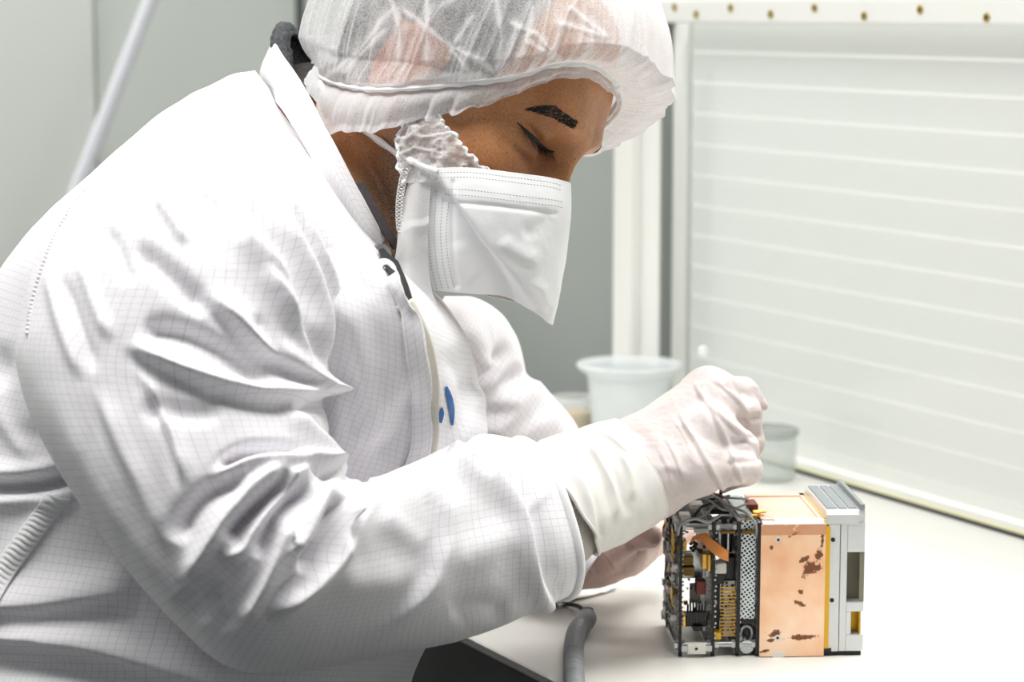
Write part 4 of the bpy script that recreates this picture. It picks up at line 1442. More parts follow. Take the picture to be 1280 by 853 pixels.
mask = thicken_sheet('face_mask', S, .0009, m_mask); keep_world(mask, person)
mtree = BVHTree.FromPolygons([tuple(v) for v in S.reshape(-1, 3)], [tuple(f) for f in grid_faces(*S.shape[:2])])
def on_mask(px, py, off):
    h = mtree.ray_cast(Vector(CAM), Vector(P(px, py, 1) - CAM).normalized())
    if h[0] is None: return None
    n_ = h[1] if h[1].dot(Vector(CAM) - h[0]) > 0 else -h[1]
    return np.array(h[0] + n_ * off)
# welded seams of the bands: rows of small dashes
mb = MB()
def dashes(line, gap=4.0, ln=2.2):
    q = smooth_poly(line, 400); s = np.concatenate([[0], np.cumsum(np.hypot(*np.diff(q, axis=0).T))])
    for a in np.arange(1, s[-1] - 3, gap):
        p0 = on_mask(np.interp(a, s, q[:, 0]), np.interp(a, s, q[:, 1]), .0004); p1 = on_mask(np.interp(a + ln, s, q[:, 0]), np.interp(a + ln, s, q[:, 1]), .0004)
        if p0 is not None and p1 is not None: mb.rod(p0, p1, .00032, seg=5)
for o_ in (4, 10): dashes([(546, 212 + o_), (590, 212 + o_), (640, 218 + o_), (686, 224 + o_), (704, 229 + o_)])
for o_ in (24, 31): dashes([(556, 212 + o_), (590, 214 + o_), (640, 220 + o_), (690, 226 + o_), (704, 229 + o_)])
for o_ in (5, 12, 20, 27): dashes([(534 + o_, 226 + o_), (531 + o_, 290), (534 + o_, 330), (541 + o_, 362)])
keep_world(mb.build('stitching', plain('weld_mark', srgb(186, 188, 190), .7), None), mask)
# tie strap running back under the net
sp_ = [(400, 108), (414, 133), (446, 153), (482, 179), (514, 201), (545, 214)]
pts = []
for px, py in smooth_poly(sp_, 30):
    p, nn = on_body(px, py, .0035)
    pts.append(p if p is not None else P(px, py, 1.66))
pts = np.array(pts); pts[-6:] = PA(np.array([(514, 201, 1.631), (521, 205, 1.629), (528, 208, 1.628), (535, 211, 1.627), (541, 213, 1.627), (546, 215, 1.627)], float))
keep_world(MB().pipe(pts, .0022, n=90, seg=10, prof=lambda q: 1 + .15 * math.sin(q * 40)).build('strap', m_frill, None, True), mask)

# ---- shirt and collar of the jersey at the neck, snaps
m_fleece = plain('grey_fleece', srgb(70, 72, 74), .95, noise=.55, nscale=420)
secs = [(352, 96, 1.75, 476, 330, 1.70, .055, 2.1, -14, 8), (349, 66, 1.755, 478, 316, 1.70, .053, 2.1, -16, 10), (351, 40, 1.76, 478, 300, 1.70, .050, 2.1, -18, 12), (364, 31, 1.762, 474, 292, 1.70, .048, 2.1, -20, 12), (376, 46, 1.762, 468, 288, 1.70, .045, 2.1, -20, 12)]
G = tilt_tube(secs, 60, 160)
G = G + outN(G) * (.0014 * vnoise(G[..., 0] * 420, G[..., 1] * 420, G[..., 2] * 420, 91))[..., None]
keep_world(finish_tube('jersey', G, person, m_fleece, th=.003), person)
sc_ = np.array([[(440, 232, 1.648), (462, 268, 1.644), (484, 300, 1.646), (492, 312, 1.65)], [(452, 226, 1.650), (474, 262, 1.646), (492, 292, 1.648), (500, 306, 1.652)]], float)
keep_world(thicken_sheet('shirt_collar', PA(bicubic(sc_, 12, 40)), .002, plain('shirt_cloth', srgb(74, 66, 68), .8, noise=.15, nscale=300)), person)
m_dark_cloth = plain('dark_shirt', srgb(34, 33, 36), .85)
def snap(px, py, d, tiltv, r, mat1, mat2):
    M = Matrix.Translation(P(px, py, d)) @ Vector(tiltv).to_track_quat('Z', 'Y').to_matrix().to_4x4()
    o = MB().lathe([(0, .0008), (r * .35, .0008), (r * .42, .0018), (r * .8, .0020), (r, .0008), (r, -.0005), (0, -.0005)], (0, 0, 0), 24).build('snap_button', mat1, None, True)
    o.data.transform(M); keep_world(o, coat)
    i = MB().ball((0, 0, .0012), r * .33, (1, 1, .5), 12).build('stud', mat2, None, True); i.data.transform(M); keep_world(i, o)
# ---- blue mark printed on the far chest (two swept strokes)
ctree = BVHTree.FromPolygons([tuple(v.co) for v in body_cloth.data.vertices], [tuple(p.vertices) for p in body_cloth.data.polygons])
def on_coat(px, py, off):
    h = ctree.ray_cast(Vector(CAM), Vector(P(px, py, 1) - CAM).normalized())
    if h[0] is None: return P(px, py, 1.652)
    return np.array(h[0] + h[1] * off)
# ---- dark shirt in the open neck, snaps
def dof(p): return float((p - CAM) @ FWD)
m_snap = plain('grey_snap', srgb(120, 120, 122), .35, .3)
tv = BCK * .8 + RGT * .5 + CUP * .35
snap(477, 317, dof(on_coat(477, 317, .004)), tv, .0072, m_snap, m_rubber)
snap(482, 338, dof(on_coat(482, 338, .006)), tv, .0080, m_frill, m_snap)

# ---- placket: the overlapping front edge with its pale binding
m_tape = plain('placket_tape', srgb(226, 221, 208), .8, noise=.04, nscale=300)
def coat_strip(name, L_, R_, mat, lift, n=60, m=10):
    l = smooth_poly(L_, n); r = smooth_poly(R_, n); out = []
    for k in range(n):
        out.append([on_coat(*(l[k] * (1 - q) + r[k] * q), .0012 + lift[0] * (1 - q) + lift[1] * q) for q in np.linspace(0, 1, m)])
    return keep_world(thicken_sheet(name, np.array(out), .0014, mat), coat)
coat_strip('placket', [(494, 384), (507, 406), (519, 440), (528, 500), (525, 560), (503, 622)], [(503, 378), (516, 402), (531, 440), (540, 500), (536, 560), (518, 622)], m_tape, (.0, .006))
coat_strip('shirt_front', [(470, 316), (478, 334), (488, 356), (498, 378), (509, 398)], [(486, 312), (494, 332), (503, 354), (510, 376), (515, 396)], m_dark_cloth, (.0015, .0015))
coat_strip('placket_flap', [(480, 352), (496, 384), (500, 406), (506, 450), (513, 500), (511, 560), (483, 622)], [(486, 352), (498, 384), (511, 404), (519, 446), (530, 500), (527, 560), (500, 622)], m_coat, (.001, .008))
m_blue = plain('blue_print', srgb(22, 92, 158), .6)
for L_, R_ in (([(555, 484), (557, 498), (560, 514), (563, 532)], [(558, 483), (564, 496), (567, 512), (566, 532)]), ([(550, 510), (547, 518), (548, 528)], [(552, 509), (554, 517), (551, 529)])):
    l = smooth_poly(L_, 14); r = smooth_poly(R_, 14)
    S = np.array([[on_coat(*(l[k] * (1 - q) + r[k] * q), .0008) for q in np.linspace(0, 1, 6)] for k in range(14)])
    keep_world(thicken_sheet('logo', S, 0, m_blue), coat)
# =================================================================== gloved hands
def glove_mat(name, col, tint, amt):
    t = NT(name); b = t.bsdf(col, .48, 0, .4)
    b.inputs['Subsurface Weight'].default_value = .15; b.inputs['Subsurface Radius'].default_value = (1, .6, .5); b.inputs['Subsurface Scale'].default_value = .004
    oc = t.coord(); n1 = t.noise(28, 3, .5, oc); n2 = t.noise(420, 4, .6, oc); n3 = t.noise(95, 5, .65, oc, 1.5)
    t.l(t.mix(t.math('MULTIPLY', n1.outputs['Fac'], amt), col, tint), b.inputs['Base Color'])
    t.bump(t.math('ADD', t.math('MULTIPLY', n2.outputs['Fac'], .25), n3.outputs['Fac']), .30, .0014, b)
    return t.m
m_glove = glove_mat('latex_glove', srgb(220, 213, 211), srgb(202, 186, 183), .9)
m_gloveL = glove_mat('latex_glove_rosy', srgb(240, 220, 214), srgb(222, 178, 166), 1.0)
m_cuff = plain('glove_cuff', srgb(228, 226, 221), .55, noise=.02, nscale=60)
m_knit = NT('knit_cuff'); b = m_knit.bsdf(srgb(216, 210, 200), .9)
uvn = m_knit.n('ShaderNodeUVMap'); wv = m_knit.n('ShaderNodeTexWave'); wv.inputs['Scale'].default_value = 260; wv.inputs['Distortion'].default_value = 3; wv.inputs['Detail Scale'].default_value = 2
m_knit.l(uvn.outputs[0], wv.inputs['Vector']); m_knit.bump(wv.outputs['Fac'], .8, .0012, b)
c = m_knit.ramp(wv.outputs['Fac'], [(.2, srgb(206, 198, 184)[:3]), (.7, srgb(244, 240, 232)[:3])]); m_knit.l(c, b.inputs['Base Color']); m_knit = m_knit.m

HAND_SHIFT = .016
def chain(X, pts, k=.004):
    """pts: (px, py, d, radius) joints of one finger"""
    f = None
    pts = [(p[0], p[1], p[2] - HAND_SHIFT, p[3]) for p in pts]
    for a, c in zip(pts, pts[1:]):
        s = seg_dist(X, P(*a[:3]), P(*c[:3]), a[3], c[3]); f = s if f is None else smin(f, s, k)
    return f

right_palm = [((774, 588, 1.768, .029), (795, 562, 1.774, .021), (885, 489, 1.800, .0165)), ((774, 588, 1.76, .029), (803, 580, 1.764, .021), (893, 508, 1.782, .0180)),
              ((778, 600, 1.752, .027), (810, 598, 1.752, .021), (888, 543, 1.757, .0195)), ((780, 606, 1.748, .025), (812, 612, 1.744, .0195), (872, 588, 1.739, .0175))]
right_fing = [((885, 489, 1.800, .0160), (930, 491, 1.812, .0098), (953, 507, 1.816, .0042)),
              ((893, 508, 1.782, .0165), (931, 518, 1.800, .0112), (938, 553, 1.806, .0096), (922, 583, 1.810, .0085)),
              ((888, 543, 1.757, .0175), (926, 560, 1.768, .0118), (934, 588, 1.784, .0100), (908, 600, 1.795, .0085)),
              ((872, 588, 1.739, .0165), (914, 586, 1.742, .0110), (935, 588, 1.752, .0094), (926, 595, 1.770, .0080)),
              ((800, 592, 1.800, .019), (850, 586, 1.838, .0140), (884, 576, 1.842, .0120), (904, 590, 1.828, .0090))]
def right_field(X):
    f = None
    for c in right_palm:
        s = chain(X, c, .012); f = s if f is None else smin(f, s, .014)
    for c in right_fing: f = smin(f, chain(X, c, .006), .009)
    return f
allp = PA(np.array([p[:3] for c in right_palm + right_fing for p in c], float))
V, F = surface_nets(right_field, allp.min(0) - .035, allp.max(0) + .035, .00125)
V = relax(V, F, 8); N = vnormals(V, F)
V = crease(V, N, [([(846, 510), (858, 534), (873, 558), (891, 592), (904, 614)], 2.2, 3.6, .5, .3, 0), ([(884, 500), (900, 535), (914, 570), (924, 598)], 2.2, 3.4, .5, .3, 0),
                  ([(866, 474), (880, 500), (902, 522), (944, 558)], 1.8, 3.5, .4, .2, .1), ([(880, 468), (906, 486), (930, 512), (942, 540)], 1.4, 3, .4), ([(800, 530), (830, 560), (850, 600)], 1.0, 9, 0),
                  ([(830, 545), (846, 575), (856, 605)], 1.0, 3, .4), ([(822, 560), (834, 585), (842, 612)], .7, 2.5, .3), ([(838, 520), (856, 545), (866, 570)], .7, 2.5, .3), ([(815, 590), (840, 585), (866, 600)], .9, 5, 0), ([(904, 480), (922, 487), (941, 506)], -3.0, 4.5, 0, .2, .1), ([(918, 520), (934, 524), (948, 522)], -2.4, 5, 0, .3, 0), ([(908, 556), (928, 552), (948, 545)], -2.0, 5, 0, .3, 0), ([(905, 580), (925, 578), (946, 576)], -1.6, 4, 0, .3, 0), ([(868, 560), (890, 572), (912, 578)], -1.0, 7, 0)])
V += N * (.0005 * (1 - 2 * np.abs(fbm(V[:, 0] * 90, V[:, 1] * 90, V[:, 2] * 90, 3, 81))))[:, None]
gl_r = link('glove', plug(mesh_np('glove', V, F, None, m_glove))); keep_world(gl_r, person); gl_r['label'] = 'pale latex glove holding the thin tool'

# cuffs of the near arm
secs = [(700, 707, 1.678, 666, 564, 1.680, .034, 2.2, 16, 0), (726, 703, 1.693, 680, 564, 1.690, .034, 2.2, 14, 0), (746, 682, 1.703, 708, 562, 1.702, .032, 2.2, 10, 0)]
G = tilt_tube(secs, 50, 200)
G = G + outN(G) * (.001 * fbm(G[..., 0] * 60, G[..., 1] * 60, G[..., 2] * 60, 3, 82))[..., None]
finish_tube('knit_cuff', G, coat, m_knit)
secs = [(744, 691, 1.693, 664, 560, 1.688, .040, 2.2, 12, 0), (762, 683, 1.703, 690, 548, 1.700, .0405, 2.2, 14, 0), (784, 673, 1.715, 716, 540, 1.712, .040, 2.2, 15, 0),
        (806, 661, 1.726, 743, 531, 1.724, .0405, 2.2, 17, 0), (824, 647, 1.735, 766, 525, 1.735, .041, 2.2, 18, 0), (826, 645, 1.736, 769, 526, 1.736, .0395, 2.2, 18, 0)]
G = tilt_tube(secs, 160, 300)
G = wrinkle(G, .0024, 30, 24, 83)
G = crease(G, outN(G), [([(700, 560), (722, 590), (738, 632), (744, 676)], 3.4, 6, -.5, .05, .05), ([(726, 545), (752, 580), (768, 620), (770, 660)], 3.4, 6, .5), ([(745, 560), (770, 600), (786, 650)], -2.6, 7, 0),
                        ([(770, 560), (786, 590), (790, 630)], 2.4, 5, .4), ([(700, 600), (716, 640), (724, 680)], 2.2, 5, .4), ([(735, 540), (760, 545), (790, 570)], 2.0, 5, .4)])
o = finish_tube('glove_cuff', G, gl_r, m_cuff, th=.0008)
keep_world(MB().pipe(np.concatenate([G[0, ::5], G[0, :1]]), .0014, n=120, seg=8).build('cuff_roll', m_cuff, None, True), o)
keep_world(MB().pipe(np.concatenate([G[-2, ::5], G[-2, :1]]), .0009, n=120, seg=8).build('cuff_roll', m_cuff, None, True), o)

# far glove: wrist low over the bench, thumb and forefinger on the boards
HAND_SHIFT = 0.0
left_palm = [((700, 704, 1.885, .0185), (742, 694, 1.878, .0185), (774, 684, 1.868, .0165)), ((704, 706, 1.89, .0175), (748, 697, 1.885, .0175), (784, 694, 1.878, .0165)),
             ((706, 704, 1.90, .0175), (752, 696, 1.905, .0175), (790, 690, 1.90, .016))]
left_fing = [((756, 690, 1.862, .0155), (786, 672, 1.845, .0115), (803, 668, 1.840, .0100), (814, 671, 1.838, .0085)),
             ((774, 686, 1.868, .0140), (796, 683, 1.864, .0105), (812, 674, 1.872, .0090), (822, 666, 1.884, .0080)),
             ((784, 694, 1.878, .0145), (806, 686, 1.895, .0108), (822, 676, 1.91, .0092), (846, 670, 1.912, .0080)),
             ((790, 690, 1.90, .0135), (812, 682, 1.918, .0105), (834, 672, 1.925, .0090), (858, 668, 1.920, .0080)),
             ((788, 684, 1.91, .0130), (812, 674, 1.93, .0100), (832, 664, 1.936, .0085), (852, 660, 1.932, .0078))]
def left_field(X):
    f = None
    for c in left_palm:
        s = chain(X, c, .012); f = s if f is None else smin(f, s, .014)
    for c in left_fing: f = smin(f, chain(X, c, .004), .005)
    return f
allp = PA(np.array([p[:3] for c in left_palm + left_fing for p in c], float))
V, F = surface_nets(left_field, allp.min(0) - .035, allp.max(0) + .035, .00135)
V = relax(V, F, 8); N = vnormals(V, F)
V = crease(V, N, [([(728, 676), (734, 700), (742, 722)], 2.2, 2.6, .4), ([(750, 676), (760, 694), (770, 712)], 2.6, 3, .4), ([(712, 680), (718, 704), (722, 726)], 1.8, 2.4, .4), ([(764, 680), (782, 681), (800, 690)], -3.2, 3.5, 0),
                  ([(790, 664), (806, 672), (818, 680)], 1.4, 4, 0)])
V += N * (.0006 * (1 - 2 * np.abs(fbm(V[:, 0] * 90, V[:, 1] * 90, V[:, 2] * 90, 3, 85))))[:, None]
gl_l = link('glove', plug(mesh_np('glove', V, F, None, m_gloveL))); keep_world(gl_l, person); gl_l['label'] = 'rosy tinted glove steadying the boards'
# =================================================================== the small satellite on the bench
q0 = on_table(849, 823)
sat = empty('cube_satellite', q0, 'small open satellite of stacked circuit boards with copper and aluminium end', 'satellite', rotz=math.radians(2.6))
U = 1.0 / 1727
def sx(px): return (px - 849) * U
def sz(py): return (823 - py) * U * 1.012

m_pcb = NT('board_laminate'); b = m_pcb.bsdf(srgb(30, 34, 32), .4)
oc = m_pcb.coord(); v1 = m_pcb.n('ShaderNodeTexVoronoi'); v1.inputs['Scale'].default_value = 330; m_pcb.l(oc, v1.inputs['Vector'])
bk = m_pcb.noise(210, 2, .5, oc)
c = m_pcb.mix(m_pcb.math('LESS_THAN', v1.outputs['Distance'], .36), srgb(26, 30, 28), srgb(206, 208, 204))
c = m_pcb.mix(m_pcb.math('GREATER_THAN', bk.outputs['Fac'], .60), c, srgb(120, 124, 118))
m_pcb.l(c, b.inputs['Base Color']); m_pcb = m_pcb.m
m_edge = plain('board_edge', srgb(20, 19, 18), .5)
m_chip = plain('chip_black', srgb(22, 22, 23), .4)
m_silver = plain('silver_metal', srgb(196, 199, 200), .28, .85)
m_gold = plain('gold_plating', srgb(226, 178, 84), .3, .8)
m_kap = plain('amber_film', srgb(226, 176, 22), .35)
m_white_p = plain('white_plastic', srgb(232, 230, 222), .45)
m_alu = plain('milled_aluminium', srgb(214, 216, 217), .36, .55, noise=.03, nscale=90)
m_alu_d = plain('aluminium_top', srgb(150, 156, 158), .42, .6, noise=.06, nscale=70)
m_olive = plain('olive_pocket', srgb(128, 124, 104), .6)
m_goldbox = plain('gold_pocket', srgb(196, 150, 30), .35, .5)
m_wire = plain('grey_wire', srgb(150, 152, 150), .45)
m_wire_d = plain('dark_wire', srgb(36, 36, 37), .45)
m_bronze = plain('bronze_can', srgb(110, 86, 38), .35, .6)
m_red = plain('brown_part', srgb(120, 44, 30), .45)

# copper sheet with tarnish
m_cop = NT('copper_sheet'); b = m_cop.bsdf(srgb(240, 178, 138), .34, .55)
oc = m_cop.coord(); sp = m_cop.n('ShaderNodeSeparateXYZ'); m_cop.l(oc, sp.inputs[0])
wn = m_cop.noise(190, 6, .75, oc); wn2 = m_cop.noise(22, 3, .6, oc)
tone = m_cop.ramp(wn2.outputs['Fac'], [(.3, srgb(240, 182, 142)[:3]), (.5, srgb(250, 206, 170)[:3]), (.7, srgb(255, 224, 198)[:3])])
def blob(px, py, rx, ry, rot=0.0):
    dx = m_cop.math('SUBTRACT', sp.outputs[0], sx(px)); dz = m_cop.math('SUBTRACT', sp.outputs[2], sz(py))
    c, s = math.cos(rot), math.sin(rot)
    u = m_cop.math('ADD', m_cop.math('MULTIPLY', dx, c / (rx * U)), m_cop.math('MULTIPLY', dz, s / (rx * U)))
    v = m_cop.math('ADD', m_cop.math('MULTIPLY', dx, -s / (ry * U)), m_cop.math('MULTIPLY', dz, c / (ry * U)))
    r = m_cop.math('ADD', m_cop.math('MULTIPLY', u, u), m_cop.math('MULTIPLY', v, v))
    return m_cop.math('MAXIMUM', m_cop.math('SUBTRACT', 1.0, m_cop.math('POWER', r, .5)), -.35)
acc = None
for a in ((1013, 712, 16, 11, .5), (1022, 694, 6, 9, .3), (1003, 700, 8, 4, .6), (1000, 755, 12, 4, -.4), (1003, 798, 22, 4.5, .02), (968, 793, 9, 5, .3), (963, 801, 7, 3, 0), (1000, 740, 5, 4, 0), (990, 668, 10, 2.5, .5), (1026, 676, 3, 10, 0), (962, 684, 4, 5, 0), (955, 815, 10, 2, .2)):
    t = blob(*a); acc = t if acc is None else m_cop.math('MAXIMUM', acc, t)
for a in ((998, 715, 14, 40, 0), (985, 680, 26, 10, .2), (1015, 735, 12, 20, 0), (975, 806, 24, 6, 0)):
    acc = m_cop.math('MAXIMUM', acc, m_cop.math('SUBTRACT', m_cop.math('MULTIPLY', blob(*a), .5), .55))
st_ = m_cop.math('ADD', m_cop.math('MULTIPLY', acc, 1.0), m_cop.math('MULTIPLY', m_cop.math('SUBTRACT', wn.outputs['Fac'], .5), 3.2))
stain = m_cop.ramp(st_, [(.22, (0, 0, 0)), (.42, (1, 1, 1))])
c = m_cop.mix(stain, tone, srgb(124, 78, 52))
# a rubbed darker band near the upper edge
bnd = m_cop.math('MULTIPLY', m_cop.math('GREATER_THAN', sp.outputs[2], sz(669)), m_cop.math('GREATER_THAN', m_cop.math('ADD', wn.outputs['Fac'], .12), .5))
c = m_cop.mix(m_cop.math('MULTIPLY', bnd, .6), c, srgb(196, 122, 80))
m_cop.l(c, b.inputs['Base Color']); m_cop.bump(wn2.outputs['Fac'], .3, .002, b); m_cop = m_cop.m

def part(mb, name, mat, parent=None, smooth=False):
    return mb.build(name, mat, parent if parent is not None else sat, smooth)

D_ = .098
r_ = np.random.default_rng(12)
# ---- boards
def board(px, thick, z0, z1, y0, dens_l, dens_r, seed):
    x0 = sx(px); x1 = x0 + thick
    bd = part(MB().box((x0, y0, z0), (x1, y0 + D_ - .002, z1), .0003), 'circuit_board', m_pcb)
    part(MB().box((x0 - .0001, y0 - .0006, z0), (x1 + .0001, y0 - .0001, z1)), 'board_edge', m_edge, bd)
    rr_ = np.random.default_rng(seed)
    for side, nn in ((-1, dens_l), (1, dens_r)):
        for _ in range(nn):
            k = rr_.integers(0, 8); y = y0 + rr_.uniform(.004, .088); z = rr_.uniform(z0 + .006, z1 - .012)
            w_, h_, t_ = [(.012, .012, .0016), (.007, .009, .0018), (.003, .004, .002), (.004, .002, .0012), (.006, .003, .004), (.009, .005, .0035), (.002, .0035, .0012), (.005, .005, .0028)][k]
            nm, mt = [('chip', m_chip), ('chip', m_chip), ('capacitor', m_bronze), ('resistor', m_silver), ('connector', m_white_p), ('shield_can', m_silver), ('resistor', m_chip), ('inductor', m_silver)][k]
            xa = x0 - t_ if side < 0 else x1; xb = x0 if side < 0 else x1 + t_
            m_ = MB().box((xa, y, z), (xb, min(y + w_, y0 + D_ - .004), z + h_), .0003)
            if k == 0:
                for j in range(6):
                    m_.box((xa + (.0004), y - .0008, z + .001 + j * .0018), (xa + .0009, y, z + .0016 + j * .0018))
            part(m_, nm, mt, bd)
    return bd
b1 = board(848, .0020, .004, sz(655), .0, 58, 8, 3)
b2 = board(889, .0022, .003, sz(652), .001, 6, 8, 4)
b3 = board(920, .0024, .003, sz(652), .000, 8, 4, 5)
b4 = board(945, .0024, .003, sz(654), .000, 4, 0, 6)
# beads of solder along the front edges
for bd, px in ((b1, 848), (b2, 889), (b3, 920)):
    mb = MB()
    for k in range(22):
        z = .010 + k * .0039 + r_.uniform(-.0008, .0008)
        mb.ball((sx(px) + .0022 + r_.uniform(0, .0008), .0008, z), .0009, seg=8)
    part(mb, 'solder_row', m_silver, bd, True)
# amber film on the outer board
for y, z, w_, h_ in ((.004, sz(690), .020, .014), (.010, sz(706), .012, .01), (.012, sz(762), .014, .016), (.03, sz(727), .008, .006), (.055, sz(684), .016, .012)):
    part(MB().prism([(y, z), (y + w_, z + .003), (y + w_ * .8, z + h_), (y + .002, z + h_ * .8)], 0, sx(848) - .0036, sx(848) - .0030), 'amber_tape', m_kap, b1)
for k in range(5):
    z = sz(800) + k * .016
    part(MB().pipe([(sx(847) - .002, .010 + .006 * k, z), (sx(846) - .005, .02, z + .010), (sx(846) - .004, .03 + .008 * k, z + .004), (sx(847) - .002, .06, z + .012)], .0007, 30, 7), 'wire', m_wire if k % 2 else m_wire_d, b1, True)

# ---- spacer rods through the boards, with nuts and feet
for y, z in ((.005, .0085), (.092, .0085), (.005, sz(660)), (.092, sz(660))):
    rd = part(MB().rod((sx(846), y, z), (sx(948), y, z), .0022), 'spacer_rod', m_silver, None, True)
    mb = MB()
    for px in (845, 854, 886, 896, 917, 926, 942):
        mb.rod((sx(px) - .001, y, z), (sx(px) + .0015, y, z), .0036, seg=6)
    part(mb, 'nut', m_silver, rd)
for px in (849, 890, 921):
    for y in (.006, .090):
        part(MB().box((sx(px), y - .002, 0), (sx(px) + .0024, y + .003, .006), .0004), 'foot', m_edge)
# white bracket with a hole at the foot of the first bay
br = part(MB().box((sx(859), -.0015, sz(818)), (sx(882), .006, sz(805)), .0006), 'bracket', m_white_p)
part(MB().rod((sx(870), -.0017, sz(811)), (sx(870), -.0010, sz(811)), .0011), 'bracket_hole', m_edge, br)
part(MB().box((sx(852), .0, sz(815)), (sx(890), .004, sz(808))), 'rail', m_silver)

# ---- first bay: cans, legs, white blocks
for x0, y0, x1, y1, yy, mt, nm in ((852, 722, 868, 710, .004, m_bronze, 'coil_can'), (852, 709, 867, 697, .006, m_bronze, 'coil_can'), (878, 714, 886, 695, .008, m_gold, 'connector_block'), (884, 716, 889, 694, .004, m_gold, 'connector_block'),
                                    (853, 785, 857, 770, .002, m_gold, 'terminal'), (872, 748, 884, 731, .010, m_red, 'relay'), (853, 664, 866, 650, .02, m_white_p, 'plug'), (853, 690, 858, 677, .003, m_kap, 'label')):
    o = MB(); o.box((sx(x0), yy, sz(y0)), (sx(x1), yy + .012, sz(y1)), .0008)
    if nm == 'coil_can':
        for k in range(3): o.box((sx(x0) - .0002, yy - .0006, sz(y0) + .001 + k * .0022), (sx(x1) - .001, yy, sz(y0) + .0019 + k * .0022))
    part(o, nm, mt)
for k in range(7):
    px = 861 + k * 3.6
    part(MB().rod((sx(px), .010, sz(772)), (sx(px + r_.uniform(-1, 1)), .008, sz(752 + r_.uniform(0, 8))), .0007, seg=8).box((sx(px) - .001, .006, sz(778 + r_.uniform(0, 4))), (sx(px) + .001, .010, sz(768)), .0002), 'transistor', m_chip)
part(MB().box((sx(856), .012, sz(789)), (sx(887), .03, sz(776)), .001).box((sx(868), .008, sz(793)), (sx(880), .02, sz(786)), .0008), 'transformer', m_chip)
part(MB().box((sx(858), .030, sz(735)), (sx(884), .034, sz(700)), .0006), 'riser_card', m_silver)
part(MB().box((sx(868), .026, sz(765)), (sx(880), .034, sz(742)), .0006), 'white_block', m_white_p)
for k in range(12):
    px, py = r_.uniform(864, 884), r_.uniform(682, 700)
    part(MB().ball((sx(px), .012, sz(py)), .0014, seg=8), 'bead', m_chip, None, True)

for k in range(26):
    bay = k % 2; px = r_.uniform(855, 884) if bay else r_.uniform(893, 903); py = r_.uniform(672, 800); yy = r_.uniform(.006, .05); w_ = r_.uniform(.001, .003)
    part(MB().box((sx(px), yy, sz(py)), (sx(px) + w_, yy + .003, sz(py) + r_.uniform(.0012, .004)), .0002), ('chip', 'capacitor', 'resistor')[k % 3], (m_chip, m_bronze, m_silver, m_white_p, m_gold)[k % 5])
# copper tape slung across the first bay
tape = np.array([[(860, 676, -.001), (872, 672, -.002), (884, 684, -.003), (897, 694, -.003), (909, 700, -.001)], [(864, 668, -.001), (876, 664, -.0018), (890, 672, -.0026), (903, 682, -.0026), (909, 686, -.001)]], float)
S = bicubic(np.stack([np.stack([sx(tape[..., 0]), tape[..., 2], sz(tape[..., 1] + 2)], -1)][0], 0), 12, 60)
S[1:6, 18:24, 2] += 0
m_tape2 = plain('copper_tape', srgb(196, 124, 66), .36, .5, noise=.12, nscale=160)
o = thicken_sheet('copper_tape', S, .0005, m_tape2); o.parent = sat
part(MB().prism([(sx(877), sz(680)), (sx(884), sz(680)), (sx(884), sz(662)), (sx(877), sz(662))], 1, -.0012, -.0007), 'copper_tab', m_tape2, o)
part(MB().box((sx(866), -.002, sz(665)), (sx(884), .001, sz(660)), .0004), 'tape_clip', m_wire)

# ---- second bay: black header with gold pins
hd = part(MB().box((sx(905), .008, sz(800)), (sx(920), .02, sz(730)), .0006), 'pin_header', m_white_p)
for k in range(15):
    z = sz(797 - k * 4.35)
    part(MB().rod((sx(900.5), .0045, z), (sx(919.5), .0045, z), .00055, seg=8).ball((sx(919), .0045, z), .0010, seg=8), 'pin', m_gold, hd, True)
mb = MB()
for k in range(26):
    mb.ball((sx(r_.uniform(904, 919)), .0078, sz(r_.uniform(728, 796))), .0009, seg=8)
part(mb, 'hole_pattern', m_chip, hd, True)
for x0, y0, x1, y1, yy, mt, nm in ((892, 792, 902, 735, .012, m_chip, 'socket'), (893, 733, 906, 716, .006, m_chip, 'socket'), (892, 719, 908, 706, .004, m_white_p, 'white_block'), (908, 728, 920, 700, .009, m_chip, 'socket'),
                                    (897, 699, 919, 658, .022, m_chip, 'heat_sink'), (893, 802, 902, 793, .003, m_kap, 'terminal')):
    part(MB().box((sx(x0), yy, sz(y0)), (sx(x1), yy + .014, sz(y1)), .0008), nm, mt)
part(MB().box((sx(899), .012, sz(697)), (sx(902.5), .016, sz(655)), .0004), 'fin', m_silver); part(MB().box((sx(910), .012, sz(700)), (sx(913), .016, sz(655)), .0004), 'fin', m_silver)
part(MB().box((sx(898), -.001, sz(667)), (sx(917), .002, sz(663)), .0005), 'clip', m_bronze); part(MB().box((sx(925), -.001, sz(668)), (sx(942), .002, sz(663)), .0005), 'clip', m_bronze)

# ---- third bay: perforated panel and the round spring beneath it
m_perf = NT('perforated_metal'); b = m_perf.bsdf(srgb(214, 220, 222), .35, .4)
oc = m_perf.coord(); mp_ = m_perf.n('ShaderNodeMapping'); mp_.inputs['Rotation'].default_value = (0, .62, 0); m_perf.l(oc, mp_.inputs[0])
sp = m_perf.n('ShaderNodeSeparateXYZ'); m_perf.l(mp_.outputs[0], sp.inputs[0])
fx = m_perf.math('SUBTRACT', m_perf.math('FRACT', m_perf.math('MULTIPLY', sp.outputs[0], 400)), .5); fz = m_perf.math('SUBTRACT', m_perf.math('FRACT', m_perf.math('MULTIPLY', sp.outputs[2], 400)), .5)
rad2 = m_perf.math('ADD', m_perf.math('MULTIPLY', fx, fx), m_perf.math('MULTIPLY', fz, fz))
hn = m_perf.noise(160, 2, .5, oc)
hole = m_perf.math('LESS_THAN', rad2, m_perf.math('MULTIPLY', hn.outputs['Fac'], .24))
